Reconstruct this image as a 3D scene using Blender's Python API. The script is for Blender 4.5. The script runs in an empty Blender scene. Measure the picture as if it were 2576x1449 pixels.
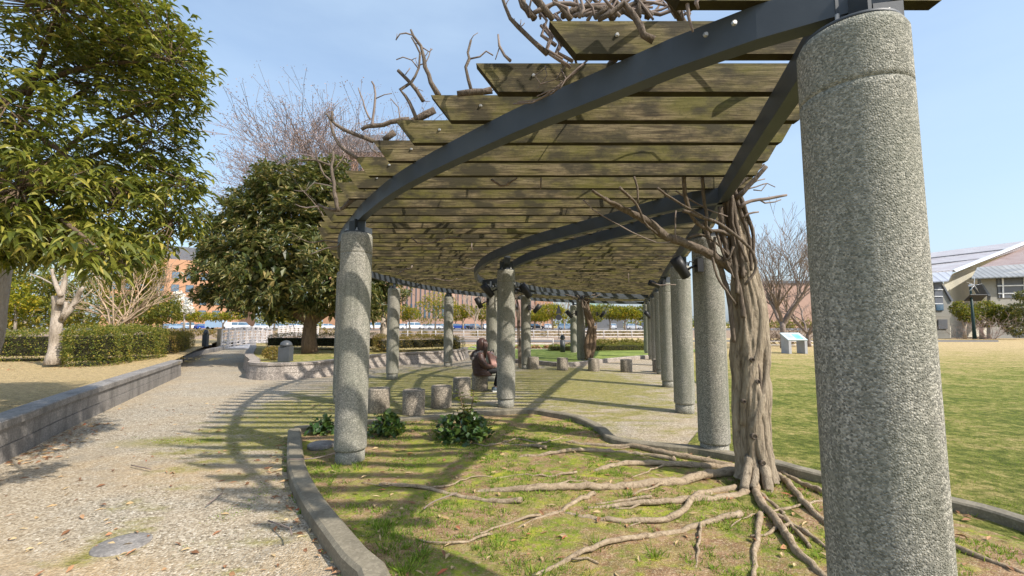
import bpy, bmesh, math, random
import numpy as np
from mathutils import Vector, Matrix
R = math.radians
random.seed(7); rng = np.random.default_rng(11)
scene = bpy.context.scene
col = scene.collection

# ------------------------------------------------------------------ camera
EYE = 1.56; FPX = 1081.0; PITCH = math.atan(93.5/FPX)
cam_d = bpy.data.cameras.new('camera'); cam = bpy.data.objects.new('camera', cam_d); col.objects.link(cam)
cam.location = (0, 0, EYE); cam.rotation_euler = (math.pi/2 + PITCH, 0, 0)
cam_d.sensor_width = 36; cam_d.lens = 36*FPX/2576; cam_d.clip_start = .05; cam_d.clip_end = 3000
scene.camera = cam

# ------------------------------------------------------------------ light
SUN_EL = 44.5; SUN_DIR = Vector((.829*math.cos(R(SUN_EL)), -.559*math.cos(R(SUN_EL)), math.sin(R(SUN_EL)))).normalized()
world = bpy.data.worlds.new('World'); scene.world = world; world.use_nodes = True
wn = world.node_tree; bg = wn.nodes['Background']
sky = wn.nodes.new('ShaderNodeTexSky'); sky.sky_type = 'NISHITA'; sky.sun_disc = False
sky.sun_elevation = R(SUN_EL); sky.sun_rotation = math.atan2(.829, -.559)
sky.air_density = 1.25; sky.dust_density = 2.6; sky.ozone_density = 3.2; sky.altitude = 0
tcw = wn.nodes.new('ShaderNodeTexCoord'); mpw = wn.nodes.new('ShaderNodeMapping'); mpw.inputs['Scale'].default_value = (1, 1, 3.2)
nzw = wn.nodes.new('ShaderNodeTexNoise'); nzw.inputs['Scale'].default_value = 1.6; nzw.inputs['Detail'].default_value = 6; nzw.inputs['Roughness'].default_value = .55
wn.links.new(tcw.outputs['Generated'], mpw.inputs[0]); wn.links.new(mpw.outputs[0], nzw.inputs['Vector'])
mrw = wn.nodes.new('ShaderNodeMapRange'); mrw.inputs[1].default_value = .3; mrw.inputs[2].default_value = .7; mrw.inputs[3].default_value = .22; mrw.inputs[4].default_value = .6; wn.links.new(nzw.outputs[0], mrw.inputs[0])
mxw = wn.nodes.new('ShaderNodeMix'); mxw.data_type = 'RGBA'; mxw.inputs[7].default_value = (2.9, 3.75, 4.7, 1)   # thin high haze over the blue
wn.links.new(mrw.outputs[0], mxw.inputs[0]); wn.links.new(sky.outputs[0], mxw.inputs[6]); wn.links.new(mxw.outputs[2], bg.inputs[0]); bg.inputs[1].default_value = .15
sd = bpy.data.lights.new('sun', 'SUN'); sun = bpy.data.objects.new('sun', sd); col.objects.link(sun)
sd.energy = 4.1; sd.angle = R(.9); sd.color = (1, .93, .83)
sun.rotation_euler = (-SUN_DIR).to_track_quat('-Z', 'Y').to_euler()
sun.location = (10, -10, 20)
vs = scene.view_settings; vs.view_transform = 'Standard'; vs.look = 'None'; vs.exposure = .66; vs.gamma = 1; vs.use_curve_mapping = False

# ------------------------------------------------------------------ measuring helpers (photo pixel of a 2576 px wide view -> world point)
def ray(px, py):
    u = (px-1288)/FPX; v = (724.5-py)/FPX
    return Vector((u, math.cos(PITCH)-math.sin(PITCH)*v, math.sin(PITCH)+math.cos(PITCH)*v))
def G(px, py, z=0.0):
    d = ray(px, py); t = (z-EYE)/d.z; return Vector((d.x*t, d.y*t, z))
def P(px, py, Y):
    d = ray(px, py); t = Y/d.y; return Vector((d.x*t, Y, EYE+d.z*t))

# ------------------------------------------------------------------ object helpers
def tag(o, label=None, cat=None, group=None, kind=None):
    if label: o['label'] = label
    if cat: o['category'] = cat
    if group: o['group'] = group
    if kind: o['kind'] = kind
    return o
def empty(name, loc=(0, 0, 0), label=None, cat=None, group=None, rz=0):
    o = bpy.data.objects.new(name, None); col.objects.link(o); o.location = loc; o.rotation_euler = (0, 0, rz)
    o.empty_display_size = .1
    return tag(o, label, cat, group)
def kids(o): return [c for c in bpy.data.objects if c.parent == o]
def copy_tree(o, parent=None):
    ch = kids(o); c = o.copy(); col.objects.link(c); c.parent = parent
    for k in ch: copy_tree(k, c)
    return c
def rot_to(d):
    return Vector(d).to_track_quat('Z', 'Y').to_matrix()
class MB:
    def __init__(s): s.v = []; s.f = []; s.sm = []
    def add(s, vs, fs, smooth=False):
        b = len(s.v); s.v.extend([tuple(p) for p in vs]); s.f.extend([tuple(i+b for i in f) for f in fs]); s.sm.extend([smooth]*len(fs)); return s
    def box(s, c, size, rz=0, m=None):
        x, y, z = [q/2 for q in size]; pts = [Vector((a*x, b*y, k*z)) for k in (-1, 1) for a, b in ((-1, -1), (1, -1), (1, 1), (-1, 1))]
        M = m if m is not None else Matrix.Rotation(rz, 3, 'Z')
        return s.add([M @ p+Vector(c) for p in pts], [(3, 2, 1, 0), (4, 5, 6, 7), (0, 1, 5, 4), (1, 2, 6, 5), (2, 3, 7, 6), (3, 0, 4, 7)])
    def prism(s, poly, z0, z1, shrink=None):
        n = len(poly); top = shrink or poly
        vs = [(p[0], p[1], z0) for p in poly]+[(p[0], p[1], z1) for p in top]
        fs = [tuple(range(n, 2*n)), tuple(reversed(range(n)))]+[(i, (i+1) % n, n+(i+1) % n, n+i) for i in range(n)]
        return s.add(vs, fs)
    def tube(s, pts, rad, n=8, cap=True, squash=1.0, jit=0.0):
        pts = [Vector(p) for p in pts]; k = len(pts)
        if not hasattr(rad, '__len__'): rad = [rad]*k
        vs = []; up = Vector((0, 0, 1)); prev = None
        for i in range(k):
            d = (pts[min(i+1, k-1)]-pts[max(i-1, 0)])
            d = d.normalized() if d.length > 1e-9 else Vector((0, 0, 1))
            if prev is None:
                a = d.cross(Vector((1, 0, 0)) if abs(d.x) < .8 else up).normalized()
            else: a = (prev-d*prev.dot(d)).normalized()
            prev = a; b = d.cross(a)
            for j in range(n):
                t = 2*math.pi*j/n; r = rad[i]*(1+(random.uniform(-jit, jit) if jit else 0))
                vs.append(pts[i]+a*math.cos(t)*r+b*math.sin(t)*r*squash)
        fs = [(i*n+j, i*n+(j+1) % n, (i+1)*n+(j+1) % n, (i+1)*n+j) for i in range(k-1) for j in range(n)]
        if cap: fs += [tuple(reversed(range(n))), tuple(range((k-1)*n, k*n))]
        return s.add(vs, fs, n > 4)
    def lathe(s, prof, c=(0, 0, 0), n=32, m=None):
        vs = []; k = len(prof); M = m if m is not None else Matrix.Identity(3)
        for r, z in prof:
            for j in range(n):
                t = 2*math.pi*j/n; vs.append(M @ Vector((r*math.cos(t), r*math.sin(t), z))+Vector(c))
        fs = [(i*n+j, i*n+(j+1) % n, (i+1)*n+(j+1) % n, (i+1)*n+j) for i in range(k-1) for j in range(n)]
        s.add(vs, fs, True); b = len(s.v)-k*n
        s.f.append(tuple(b+q for q in reversed(range(n)))); s.sm.append(False)
        s.f.append(tuple(b+(k-1)*n+q for q in range(n))); s.sm.append(False); return s
    def build(s, name, mat, parent=None, loc=None, sharp=True):
        me = bpy.data.meshes.new(name); me.from_pydata(s.v, [], s.f)
        me.polygons.foreach_set('use_smooth', s.sm); me.update()
        if mat: me.materials.append(mat)
        o = bpy.data.objects.new(name, me); col.objects.link(o)
        if parent: o.parent = parent
        if loc is not None: o.location = loc
        return o
def npmesh(name, V, F, mat, parent=None, smooth=False, nv=None):
    """V (N,3) float, F (M,k) int"""
    me = bpy.data.meshes.new(name); V = np.asarray(V, dtype=np.float32); F = np.asarray(F, dtype=np.int32); m, k = F.shape
    me.vertices.add(len(V)); me.vertices.foreach_set('co', V.ravel())
    me.loops.add(m*k); me.loops.foreach_set('vertex_index', F.ravel())
    me.polygons.add(m); me.polygons.foreach_set('loop_start', np.arange(m, dtype=np.int32)*k)
    me.polygons.foreach_set('use_smooth', np.full(m, smooth)); me.update(calc_edges=True)
    me.materials.append(mat); o = bpy.data.objects.new(name, me); col.objects.link(o)
    if parent: o.parent = parent
    return o
def spline(pts, step=.15, closed=False):
    pts = [Vector(p) for p in pts]; n = len(pts); out = []
    rngi = range(n if closed else n-1)
    for i in rngi:
        if closed: p0, p1, p2, p3 = pts[i-1], pts[i], pts[(i+1) % n], pts[(i+2) % n]
        else: p0, p1, p2, p3 = pts[max(i-1, 0)], pts[i], pts[i+1], pts[min(i+2, n-1)]
        k = max(1, int((p2-p1).length/step))
        for j in range(k):
            t = j/k
            out.append(.5*((2*p1)+(p2-p0)*t+(2*p0-5*p1+4*p2-p3)*t*t+(3*p1-p0-3*p2+p3)*t**3))
    if not closed: out.append(pts[-1])
    return out
def sweep(mb, pts, w, z0, z1, closed=False, chamfer=0.0):
    """rectangular bar of width w between heights z0..z1 along a plan curve"""
    n = len(pts); vs = []
    c = chamfer; prof = [(-w/2, z0), (w/2, z0), (w/2, z1-c), (w/2-c, z1), (-w/2+c, z1), (-w/2, z1-c)] if c else [(-w/2, z0), (w/2, z0), (w/2, z1), (-w/2, z1)]
    k = len(prof)
    for i in range(n):
        a = pts[(i-1) % n] if (closed or i > 0) else pts[i]; b = pts[(i+1) % n] if (closed or i < n-1) else pts[i]
        d = Vector((b[0]-a[0], b[1]-a[1])).normalized(); nx, ny = d.y, -d.x
        zb = pts[i][2] if len(pts[i]) > 2 else 0
        for q, z in prof: vs.append((pts[i][0]+nx*q, pts[i][1]+ny*q, z+zb))
    m = n if closed else n-1
    fs = [(i*k+j, i*k+(j+1) % k, ((i+1) % n)*k+(j+1) % k, ((i+1) % n)*k+j) for i in range(m) for j in range(k)]
    if not closed: fs += [tuple(reversed(range(k))), tuple(range((n-1)*k, n*k))]
    mb.add(vs, fs); return mb

# ------------------------------------------------------------------ materials
def hexc(c):
    return (c[0], c[1], c[2], 1)
class Mat:
    def __init__(s, name, rough=.8, spec=.3, metal=0):
        s.m = bpy.data.materials.new(name); s.m.use_nodes = True; s.t = s.m.node_tree; s.N = s.t.nodes; s.L = s.t.links
        s.b = s.N['Principled BSDF']; s.b.inputs['Roughness'].default_value = rough; s.b.inputs['Metallic'].default_value = metal
        s.b.inputs['Specular IOR Level'].default_value = spec
        s.g = None; s.tc = None
    def pos(s):
        if not s.g: s.g = s.N.new('ShaderNodeNewGeometry')
        return s.g.outputs['Position']
    def obj(s):
        if not s.tc: s.tc = s.N.new('ShaderNodeTexCoord')
        return s.tc.outputs['Object']
    def mapp(s, src, scale=(1, 1, 1), rot=(0, 0, 0)):
        m = s.N.new('ShaderNodeMapping'); m.inputs['Scale'].default_value = scale; m.inputs['Rotation'].default_value = rot; s.L.new(src, m.inputs[0]); return m.outputs[0]
    def noise(s, src, scale, detail=4, rough=.6, dist=0):
        n = s.N.new('ShaderNodeTexNoise'); n.inputs['Scale'].default_value = scale; n.inputs['Detail'].default_value = detail
        n.inputs['Roughness'].default_value = rough; n.inputs['Distortion'].default_value = dist; s.L.new(src, n.inputs['Vector']); return n.outputs[0]
    def voro(s, src, scale, feature='F1', out='Distance', rnd=1):
        n = s.N.new('ShaderNodeTexVoronoi'); n.feature = feature; n.inputs['Scale'].default_value = scale; n.inputs['Randomness'].default_value = rnd; s.L.new(src, n.inputs['Vector']); return n.outputs[out]
    def ramp(s, src, stops, interp='LINEAR'):
        n = s.N.new('ShaderNodeValToRGB'); e = n.color_ramp; e.interpolation = interp
        while len(e.elements) < len(stops): e.elements.new(.5)
        for i, (p, c) in enumerate(stops):
            e.elements[i].position = p; e.elements[i].color = hexc(c) if hasattr(c, '__len__') else (c, c, c, 1)
        s.L.new(src, n.inputs[0]); return n.outputs[0]
    def mix(s, fac, a, b, blend='MIX'):
        n = s.N.new('ShaderNodeMix'); n.data_type = 'RGBA'; n.blend_type = blend
        for k, val in ((0, fac), (6, a), (7, b)):
            if hasattr(val, 'is_linked') or hasattr(val, 'links'): s.L.new(val, n.inputs[k])
            elif k == 0: n.inputs[0].default_value = val
            else: n.inputs[k].default_value = hexc(val)
        return n.outputs[2]
    def math(s, op, a, b=0.0, clamp=False):
        n = s.N.new('ShaderNodeMath'); n.operation = op; n.use_clamp = clamp
        for k, val in ((0, a), (1, b)):
            if hasattr(val, 'links'): s.L.new(val, n.inputs[k])
            else: n.inputs[k].default_value = val
        return n.outputs[0]
    def blob(s, cx, cy, rx, ry, soft=.5, rot=0):
        """1 inside an ellipse of the ground plane, falling to 0 outside"""
        m = s.N.new('ShaderNodeMapping'); m.vector_type = 'POINT'
        sub = s.N.new('ShaderNodeVectorMath'); sub.operation = 'SUBTRACT'; s.L.new(s.pos(), sub.inputs[0]); sub.inputs[1].default_value = (cx, cy, 0)
        m.inputs['Rotation'].default_value = (0, 0, -rot); s.L.new(sub.outputs[0], m.inputs[0])
        sc = s.N.new('ShaderNodeVectorMath'); sc.operation = 'MULTIPLY'; s.L.new(m.outputs[0], sc.inputs[0]); sc.inputs[1].default_value = (1/rx, 1/ry, 0)
        ln = s.N.new('ShaderNodeVectorMath'); ln.operation = 'LENGTH'; s.L.new(sc.outputs[0], ln.inputs[0])
        mr = s.N.new('ShaderNodeMapRange'); mr.inputs[1].default_value = 1+soft; mr.inputs[2].default_value = 1-soft; s.L.new(ln.outputs['Value'], mr.inputs[0])
        return mr.outputs[0]
    def bump(s, h, strength=.5, dist=.01, normal=None):
        n = s.N.new('ShaderNodeBump'); n.inputs['Strength'].default_value = strength; n.inputs['Distance'].default_value = dist; s.L.new(h, n.inputs['Height'])
        if normal: s.L.new(normal, n.inputs['Normal'])
        s.L.new(n.outputs[0], s.b.inputs['Normal']); return n.outputs[0]
    def color(s, c):
        if hasattr(c, 'links'): s.L.new(c, s.b.inputs['Base Color'])
        else: s.b.inputs['Base Color'].default_value = hexc(c)
        return s
    def random(s):
        if not s.g: s.g = s.N.new('ShaderNodeNewGeometry')
        return s.g.outputs['Random Per Island']

def simple(name, a, b=None, scale=8, rough=.7, bump=.2, bd=.005, spec=.3, metal=0, det=5):
    m = Mat(name, rough, spec, metal); n = m.noise(m.obj(), scale, det); b = b or tuple(q*.8 for q in a)
    m.color(m.ramp(n, [(.35, a), (.65, b)]))
    if bump: m.bump(m.noise(m.obj(), scale*4, 4), bump, bd)
    return m.m
def leafmat(name, stops, trans=.35, rough=.4, spec=.4, tcol=None):
    m = Mat(name, rough, spec); r = m.ramp(m.random(), stops); m.color(r)
    tr = m.N.new('ShaderNodeBsdfTranslucent'); mx = m.N.new('ShaderNodeMixShader'); mx.inputs[0].default_value = trans
    m.L.new(m.mix(.5, r, tcol or (.35, .42, .04), 'MIX'), tr.inputs[0]); m.L.new(m.b.outputs[0], mx.inputs[1]); m.L.new(tr.outputs[0], mx.inputs[2])
    m.L.new(mx.outputs[0], m.N['Material Output'].inputs[0]); return m.m

def mat_concrete():
    m = Mat('exposed_aggregate', .85, .25); o = m.pos()
    v = m.voro(o, 145, out='Color'); sep = m.N.new('ShaderNodeSeparateColor'); m.L.new(v, sep.inputs[0])
    c = m.ramp(sep.outputs[0], [(0, (.12, .115, .098)), (.3, (.22, .21, .18)), (.7, (.33, .31, .262)), (1, (.52, .485, .415))])
    big = m.noise(o, 1.7, 4); c = m.mix(m.ramp(big, [(.4, 0), (.7, .5)]), c, (.17, .18, .13)); stk = m.noise(m.mapp(o, (7, 7, .5)), 1.6, 5, .6); c = m.mix(m.ramp(stk, [(.5, 0), (.72, .55)]), c, (.10, .10, .075))
    m.color(c); d = m.voro(o, 145); h = m.ramp(d, [(0, 1), (.6, 0)])
    m.bump(m.math('ADD', h, m.math('MULTIPLY', m.noise(o, 60, 3), .8)), .7, .005); return m.m
def mat_wood():
    m = Mat('weathered_mossy_wood', .85, .2); o = m.pos()
    g = m.mapp(o, (1.2, 14, 22)); grain = m.noise(g, 3.2, 7, .68, .6)
    c = m.ramp(grain, [(.28, (.022, .017, .009)), (.42, (.075, .056, .030)), (.57, (.195, .152, .082)), (.76, (.34, .28, .17))])
    al = m.noise(m.mapp(o, (1.0, 1.5, 2.5)), 1.6, 6, .65); c = m.mix(m.ramp(al, [(.4, 0), (.62, .75)]), c, (.105, .098, .018))
    dk = m.noise(m.mapp(o, (1.6, 3, 3)), 2.1, 5, .6); c = m.mix(m.ramp(dk, [(.45, 0), (.58, .85)]), c, (.04, .034, .022))
    sp = m.noise(o, 55, 3, .6); c = m.mix(m.ramp(sp, [(.55, 0), (.75, .6)]), c, (.05, .05, .02))
    m.color(c); m.bump(grain, .6, .006); return m.m
def mat_steel():
    m = Mat('blue_grey_painted_steel', .5, .4); n = m.noise(m.pos(), 3, 5); c = m.ramp(n, [(.35, (.042, .05, .06)), (.7, (.06, .07, .08))])
    ru = m.noise(m.pos(), 7, 6, .7); c = m.mix(m.ramp(ru, [(.66, 0), (.74, .5)]), c, (.08, .045, .03)); m.color(c); m.bump(m.noise(m.pos(), 40, 3), .1, .003); return m.m
def mat_bark(name, a, b, dark, scale=1.0, vert=True):
    m = Mat(name, .9, .15); o = m.obj(); g = m.mapp(o, (9*scale, 9*scale, 1.6*scale) if vert else (4*scale,)*3)
    n = m.noise(g, 2.4, 8, .7, 1.2); w = m.noise(o, 22*scale, 6, .7)
    c = m.ramp(n, [(.3, dark), (.46, b), (.65, a)]); c = m.mix(m.ramp(w, [(.4, 0), (.7, .45)]), c, b); m.color(c)
    m.bump(m.math('ADD', n, m.math('MULTIPLY', w, .5)), 1.0, .03/scale); return m.m
def mat_gravel():
    m = Mat('gravel', .9, .2); o = m.pos()
    v = m.voro(o, 66, out='Color'); sep = m.N.new('ShaderNodeSeparateColor'); m.L.new(v, sep.inputs[0])
    c = m.ramp(sep.outputs[0], [(0, (.14, .115, .08)), (.3, (.29, .245, .18)), (.65, (.41, .35, .265)), (.9, (.49, .43, .335)), (1, (.66, .60, .50))])
    n1 = m.noise(o, .55, 6, .62); c = m.mix(m.ramp(n1, [(.42, 0), (.66, .45)]), c, (.42, .31, .18))
    tn = m.math('MULTIPLY', m.math('MAXIMUM', m.blob(-3.6, 4.75, 1.3, .45, .7, R(-8)), m.math('MAXIMUM', m.blob(-2.9, 2.9, .9, .25, .7), m.blob(-1.35, 2.75, .35, .5, .7))), m.ramp(m.noise(o, 4, 6, .7), [(.3, .05), (.6, .65)])); c = m.mix(tn, c, (.44, .31, .165))
    n2 = m.noise(o, 1.3, 5, .6); c = m.mix(m.ramp(n2, [(.5, 0), (.7, .45)]), c, (.24, .225, .19))
    # moss and worn grass, thickest between the path and the pergola
    z = m.blob(-3.6, 7.6, 1.3, 3.0, .55, R(14)); z2 = m.blob(-2.3, 11.5, 2.6, 5.5, .5); z3 = m.blob(1.6, 12.0, 3.0, 6, .6); z4 = m.blob(-4.3, 5.98, .75, .24, .6, R(6)); z5 = m.blob(-1.9, 3.4, .55, 2.0, .8, R(12))
    z6 = m.blob(-3.0, 3.6, .3, .9, .9, R(12))
    zz = m.math('MAXIMUM', m.math('MAXIMUM', z, m.math('MULTIPLY', z2, .95)), m.math('MAXIMUM', m.math('MULTIPLY', z3, .9), m.math('MAXIMUM', m.math('MULTIPLY', z5, .5), m.math('MULTIPLY', z6, .75))))
    mn = m.noise(m.mapp(o, (.8, 1.4, 1)), 1.9, 8, .68); msk = m.math('MULTIPLY', m.ramp(m.math('ADD', m.math('MULTIPLY', zz, .44), mn), [(.70, 0), (.86, 1)]), 1)
    msk = m.math('MAXIMUM', m.math('MULTIPLY', msk, m.ramp(m.noise(o, 22, 4, .7), [(.3, .15), (.55, 1)])), m.math('MULTIPLY', z4, m.ramp(m.noise(o, 9, 4, .7), [(.35, 0), (.5, 1)])))
    gc = m.ramp(m.noise(o, 6, 6, .7), [(.3, (.12, .115, .025)), (.5, (.22, .205, .045)), (.7, (.34, .28, .11))])
    c = m.mix(msk, c, gc); m.color(c)
    d = m.voro(o, 66); m.bump(m.math('ADD', m.ramp(d, [(0, 1), (.7, 0)]), m.math('MULTIPLY', n2, 2)), .8, .012); return m.m
def mat_soil():
    m = Mat('mossy_soil', .95, .15); o = m.pos()
    n = m.noise(o, 9, 8, .7); c = m.ramp(n, [(.3, (.13, .075, .04)), (.5, (.27, .16, .085)), (.72, (.42, .28, .165))])
    li = m.noise(m.mapp(o, (1, 2.2, 1)), 38, 5, .7, 1.5); c = m.mix(m.ramp(li, [(.52, 0), (.60, .9)]), c, (.50, .39, .25))
    g = m.noise(m.mapp(o, (.9, 1.6, 1)), 1.5, 7, .66); gm = m.ramp(g, [(.46, 0), (.56, .95)]); gm = m.math('MULTIPLY', gm, m.ramp(m.noise(o, 24, 6, .75), [(.38, .1), (.53, 1)]))
    gz = m.blob(.4, 5.0, 2.2, 1.6, .7); gm = m.math('MAXIMUM', gm, m.math('MULTIPLY', gz, m.ramp(m.noise(o, 7, 8, .75), [(.46, 0), (.56, .95)])))
    gc = m.ramp(m.noise(o, 5, 7, .7), [(.3, (.08, .12, .018)), (.5, (.19, .235, .028)), (.68, (.40, .40, .04))]); c = m.mix(gm, c, gc)
    m.color(c); m.bump(m.math('ADD', n, m.math('MULTIPLY', m.noise(o, 60, 4, .7), .6)), .9, .03); return m.m
def mat_lawn(name, greenness=.5, y0=14.0):
    m = Mat(name, .95, .1); o = m.pos()
    f = m.noise(m.mapp(o, (1, 1.6, 1)), 45, 6, .75); fine = m.ramp(f, [(.3, .45), (.5, 1), (.7, 1.45)])
    n = m.math('ADD', m.math('MULTIPLY', m.noise(m.mapp(o, (1, 1.2, 1)), .8, 8, .7), .45), m.math('MULTIPLY', m.noise(o, 5.5, 8, .8), .55))
    sepx = m.N.new('ShaderNodeSeparateXYZ'); m.L.new(o, sepx.inputs[0])
    far = m.N.new('ShaderNodeMapRange'); far.inputs[1].default_value = y0*.5; far.inputs[2].default_value = y0*1.8; m.L.new(sepx.outputs[1], far.inputs[0])
    s = m.math('ADD', n, m.math('MULTIPLY', far.outputs[0], .22)); s = m.math('ADD', s, .12*(1-2*greenness))
    mid = m.ramp(m.noise(o, 11, 5, .8), [(.32, .6), (.5, 1), (.68, 1.35)])
    c = m.ramp(s, [(.40, (.11, .135, .028)), (.47, (.20, .21, .05)), (.53, (.32, .27, .10)), (.64, (.45, .34, .18))])
    mm = m.N.new('ShaderNodeMix'); mm.data_type = 'RGBA'; mm.blend_type = 'MULTIPLY'; mm.inputs[0].default_value = 1; m.L.new(c, mm.inputs[6]); m.L.new(fine, mm.inputs[7])
    m2 = m.N.new('ShaderNodeMix'); m2.data_type = 'RGBA'; m2.blend_type = 'MULTIPLY'; m2.inputs[0].default_value = 1; m.L.new(mm.outputs[2], m2.inputs[6]); m.L.new(mid, m2.inputs[7])
    m.color(m2.outputs[2]); m.bump(m.math('ADD', f, m.noise(o, 4, 4)), 1.0, .035); return m.m
def mat_granite(name, a, b, joints=None, dark=.5, con=1.0):
    m = Mat(name, .75, .3); o = m.pos()
    v = m.voro(o, 70, out='Color'); sep = m.N.new('ShaderNodeSeparateColor'); m.L.new(v, sep.inputs[0])
    c = m.ramp(sep.outputs[0], [(0, tuple(q*(1-.6*con) for q in a)), (.3, b), (.8, a), (1, tuple(min(.85, q*(1+.5*con)) for q in a))])
    st = m.noise(m.mapp(o, (2.5, 2.5, .6)), 1.5, 6, .65); c = m.mix(m.ramp(st, [(.45, 0), (.7, dark)]), c, tuple(q*.35 for q in b)); m.color(c)
    m.bump(m.noise(o, 90, 4), .4, .004); return m.m
def mat_brick(name, a, b):
    m = Mat(name, .85, .2); o = m.pos(); n = m.noise(o, .8, 5); f = m.noise(m.mapp(o, (1.5, 1.5, 8)), 1.2, 4)
    c = m.ramp(f, [(.35, a), (.65, b)]); c = m.mix(m.ramp(n, [(.4, 0), (.7, .3)]), c, tuple(q*1.25 for q in a)); m.color(c); return m.m
M = {}
M['agg'] = mat_concrete(); M['wood'] = mat_wood(); M['wood_under'] = simple('dirt_and_shade_wood', (.028, .022, .013), (.05, .045, .02), 9, .9, .5, .004, spec=.1); M['steel'] = mat_steel()  # wood_under: mossy dirt plus the shade below the slats, put into the colour
M['wist'] = mat_bark('wisteria_bark', (.46, .38, .28), (.29, .235, .17), (.05, .038, .026))
M['vine'] = mat_bark('vine_bark', (.23, .185, .145), (.14, .11, .085), (.04, .03, .024), 1.6)
M['twig'] = simple('grey_twig', (.25, .20, .17), (.16, .12, .10), 9, .85, 0)
M['root'] = mat_bark('root_bark', (.42, .335, .235), (.29, .22, .145), (.07, .05, .032), 2.2, False)
M['gravel'] = mat_gravel(); M['soil'] = mat_soil(); M['lawn'] = mat_lawn('lawn_grass', .68, 19); M['lawn_dry'] = mat_lawn('dry_lawn_grass', .0, 7)
M['kerb'] = mat_granite('kerb_concrete', (.235, .205, .15), (.20, .175, .125), dark=.6, con=.35)
M['wallg'] = mat_granite('granite_wall', (.27, .25, .23), (.21, .195, .18), dark=.75, con=.5)
M['wallp'] = mat_granite('planter_granite', (.40, .35, .30), (.26, .22, .19), dark=.55)
M['stool'] = mat_granite('stool_stone', (.34, .29, .23), (.20, .17, .13), dark=.65)
M['joint'] = simple('dark_joint', (.05, .045, .04), None, 8, .9, 0)
M['bolt'] = simple('galvanised_bolt', (.42, .41, .38), None, 20, .4, 0, metal=.6)
M['black'] = simple('black_paint', (.022, .022, .024), (.03, .03, .032), 8, .45, 0)
M['dgrey'] = simple('dark_grey_metal', (.075, .082, .09), (.06, .065, .07), 6, .4, .05)
M['white'] = simple('white_weathered_wood', (.70, .65, .61), (.55, .50, .47), 4, .7, .1)
M['leaf_oak'] = leafmat('oak_leaf', [(0, (.035, .052, .010)), (.3, (.09, .108, .016)), (.65, (.19, .195, .028)), (.92, (.29, .26, .045)), (1, (.38, .29, .06))], .3, .38, .5)
M['leaf_ever'] = leafmat('broad_evergreen_leaf', [(0, (.025, .040, .012)), (.35, (.065, .085, .024)), (.7, (.155, .15, .045)), (1, (.29, .22, .08))], .2, .42, .45)
M['leaf_yellow'] = leafmat('yellow_green_leaf', [(0, (.09, .12, .015)), (.4, (.20, .21, .02)), (.8, (.36, .30, .02)), (1, (.45, .26, .03))], .4, .6, .2)
M['leaf_mid'] = leafmat('olive_leaf', [(0, (.06, .08, .014)), (.45, (.13, .145, .025)), (.8, (.25, .22, .035)), (1, (.36, .25, .05))], .3, .55, .3)
M['leaf_hedge'] = leafmat('hedge_leaf', [(0, (.05, .075, .014)), (.45, (.125, .15, .022)), (.8, (.25, .235, .04)), (1, (.38, .26, .06))], .3, .5, .3)
M['leaf_brown'] = leafmat('brown_hedge_leaf', [(0, (.10, .08, .02)), (.5, (.21, .16, .035)), (.85, (.32, .21, .06)), (1, (.38, .22, .10))], .3, .6, .2)
M['leaf_dark'] = leafmat('dark_hedge_leaf', [(0, (.02, .035, .01)), (.6, (.05, .065, .016)), (1, (.12, .09, .03))], .2, .5, .3)
M['leaf_ivy'] = leafmat('ivy_leaf', [(0, (.02, .05, .012)), (.6, (.04, .085, .02)), (1, (.10, .15, .03))], .2, .35, .5)
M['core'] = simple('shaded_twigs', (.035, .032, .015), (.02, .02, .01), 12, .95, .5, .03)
M['grass'] = leafmat('grass_blade', [(0, (.08, .15, .02)), (.45, (.16, .27, .03)), (.8, (.28, .38, .05)), (.93, (.38, .36, .10)), (1, (.5, .40, .2))], .4, .6, .2)
M['grassd'] = leafmat('dry_grass_blade', [(0, (.20, .19, .05)), (.5, (.36, .29, .12)), (1, (.50, .38, .20))], .3, .7, .1)
M['litter'] = leafmat('fallen_leaf', [(0, (.16, .08, .04)), (.3, (.30, .15, .08)), (.55, (.42, .29, .15)), (.85, (.52, .40, .22)), (1, (.36, .10, .05))], .1, .7, .2, tcol=(.4, .25, .1))
M['blossom'] = leafmat('white_blossom', [(0, (.7, .68, .6)), (1, (.85, .83, .78))], .3, .7, .1, tcol=(.8, .8, .7))
M['bud'] = leafmat('reddish_bud', [(0, (.30, .22, .20)), (1, (.47, .35, .31))], .2, .7, .1, tcol=(.5, .35, .3))
M['bark_pale'] = mat_bark('pale_smooth_bark', (.48, .41, .33), (.36, .30, .24), (.2, .16, .12), .7)
M['bark_brown'] = mat_bark('brown_bark', (.24, .17, .11), (.15, .105, .07), (.06, .04, .03), 1.0)
M['brick'] = mat_brick('orange_brick', (.47, .27, .16), (.41, .22, .13)); M['brick2'] = mat_brick('pink_brick', (.44, .30, .24), (.38, .25, .20))
M['slate'] = simple('dark_slate_roof', (.13, .14, .16), (.11, .12, .14), 1, .6, 0)
M['glass'] = simple('window_glass', (.10, .17, .24), (.07, .12, .18), .8, .08, 0, spec=.8)
M['asphalt'] = simple('asphalt', (.16, .15, .145), (.12, .115, .11), 3, .9, .2)

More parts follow.
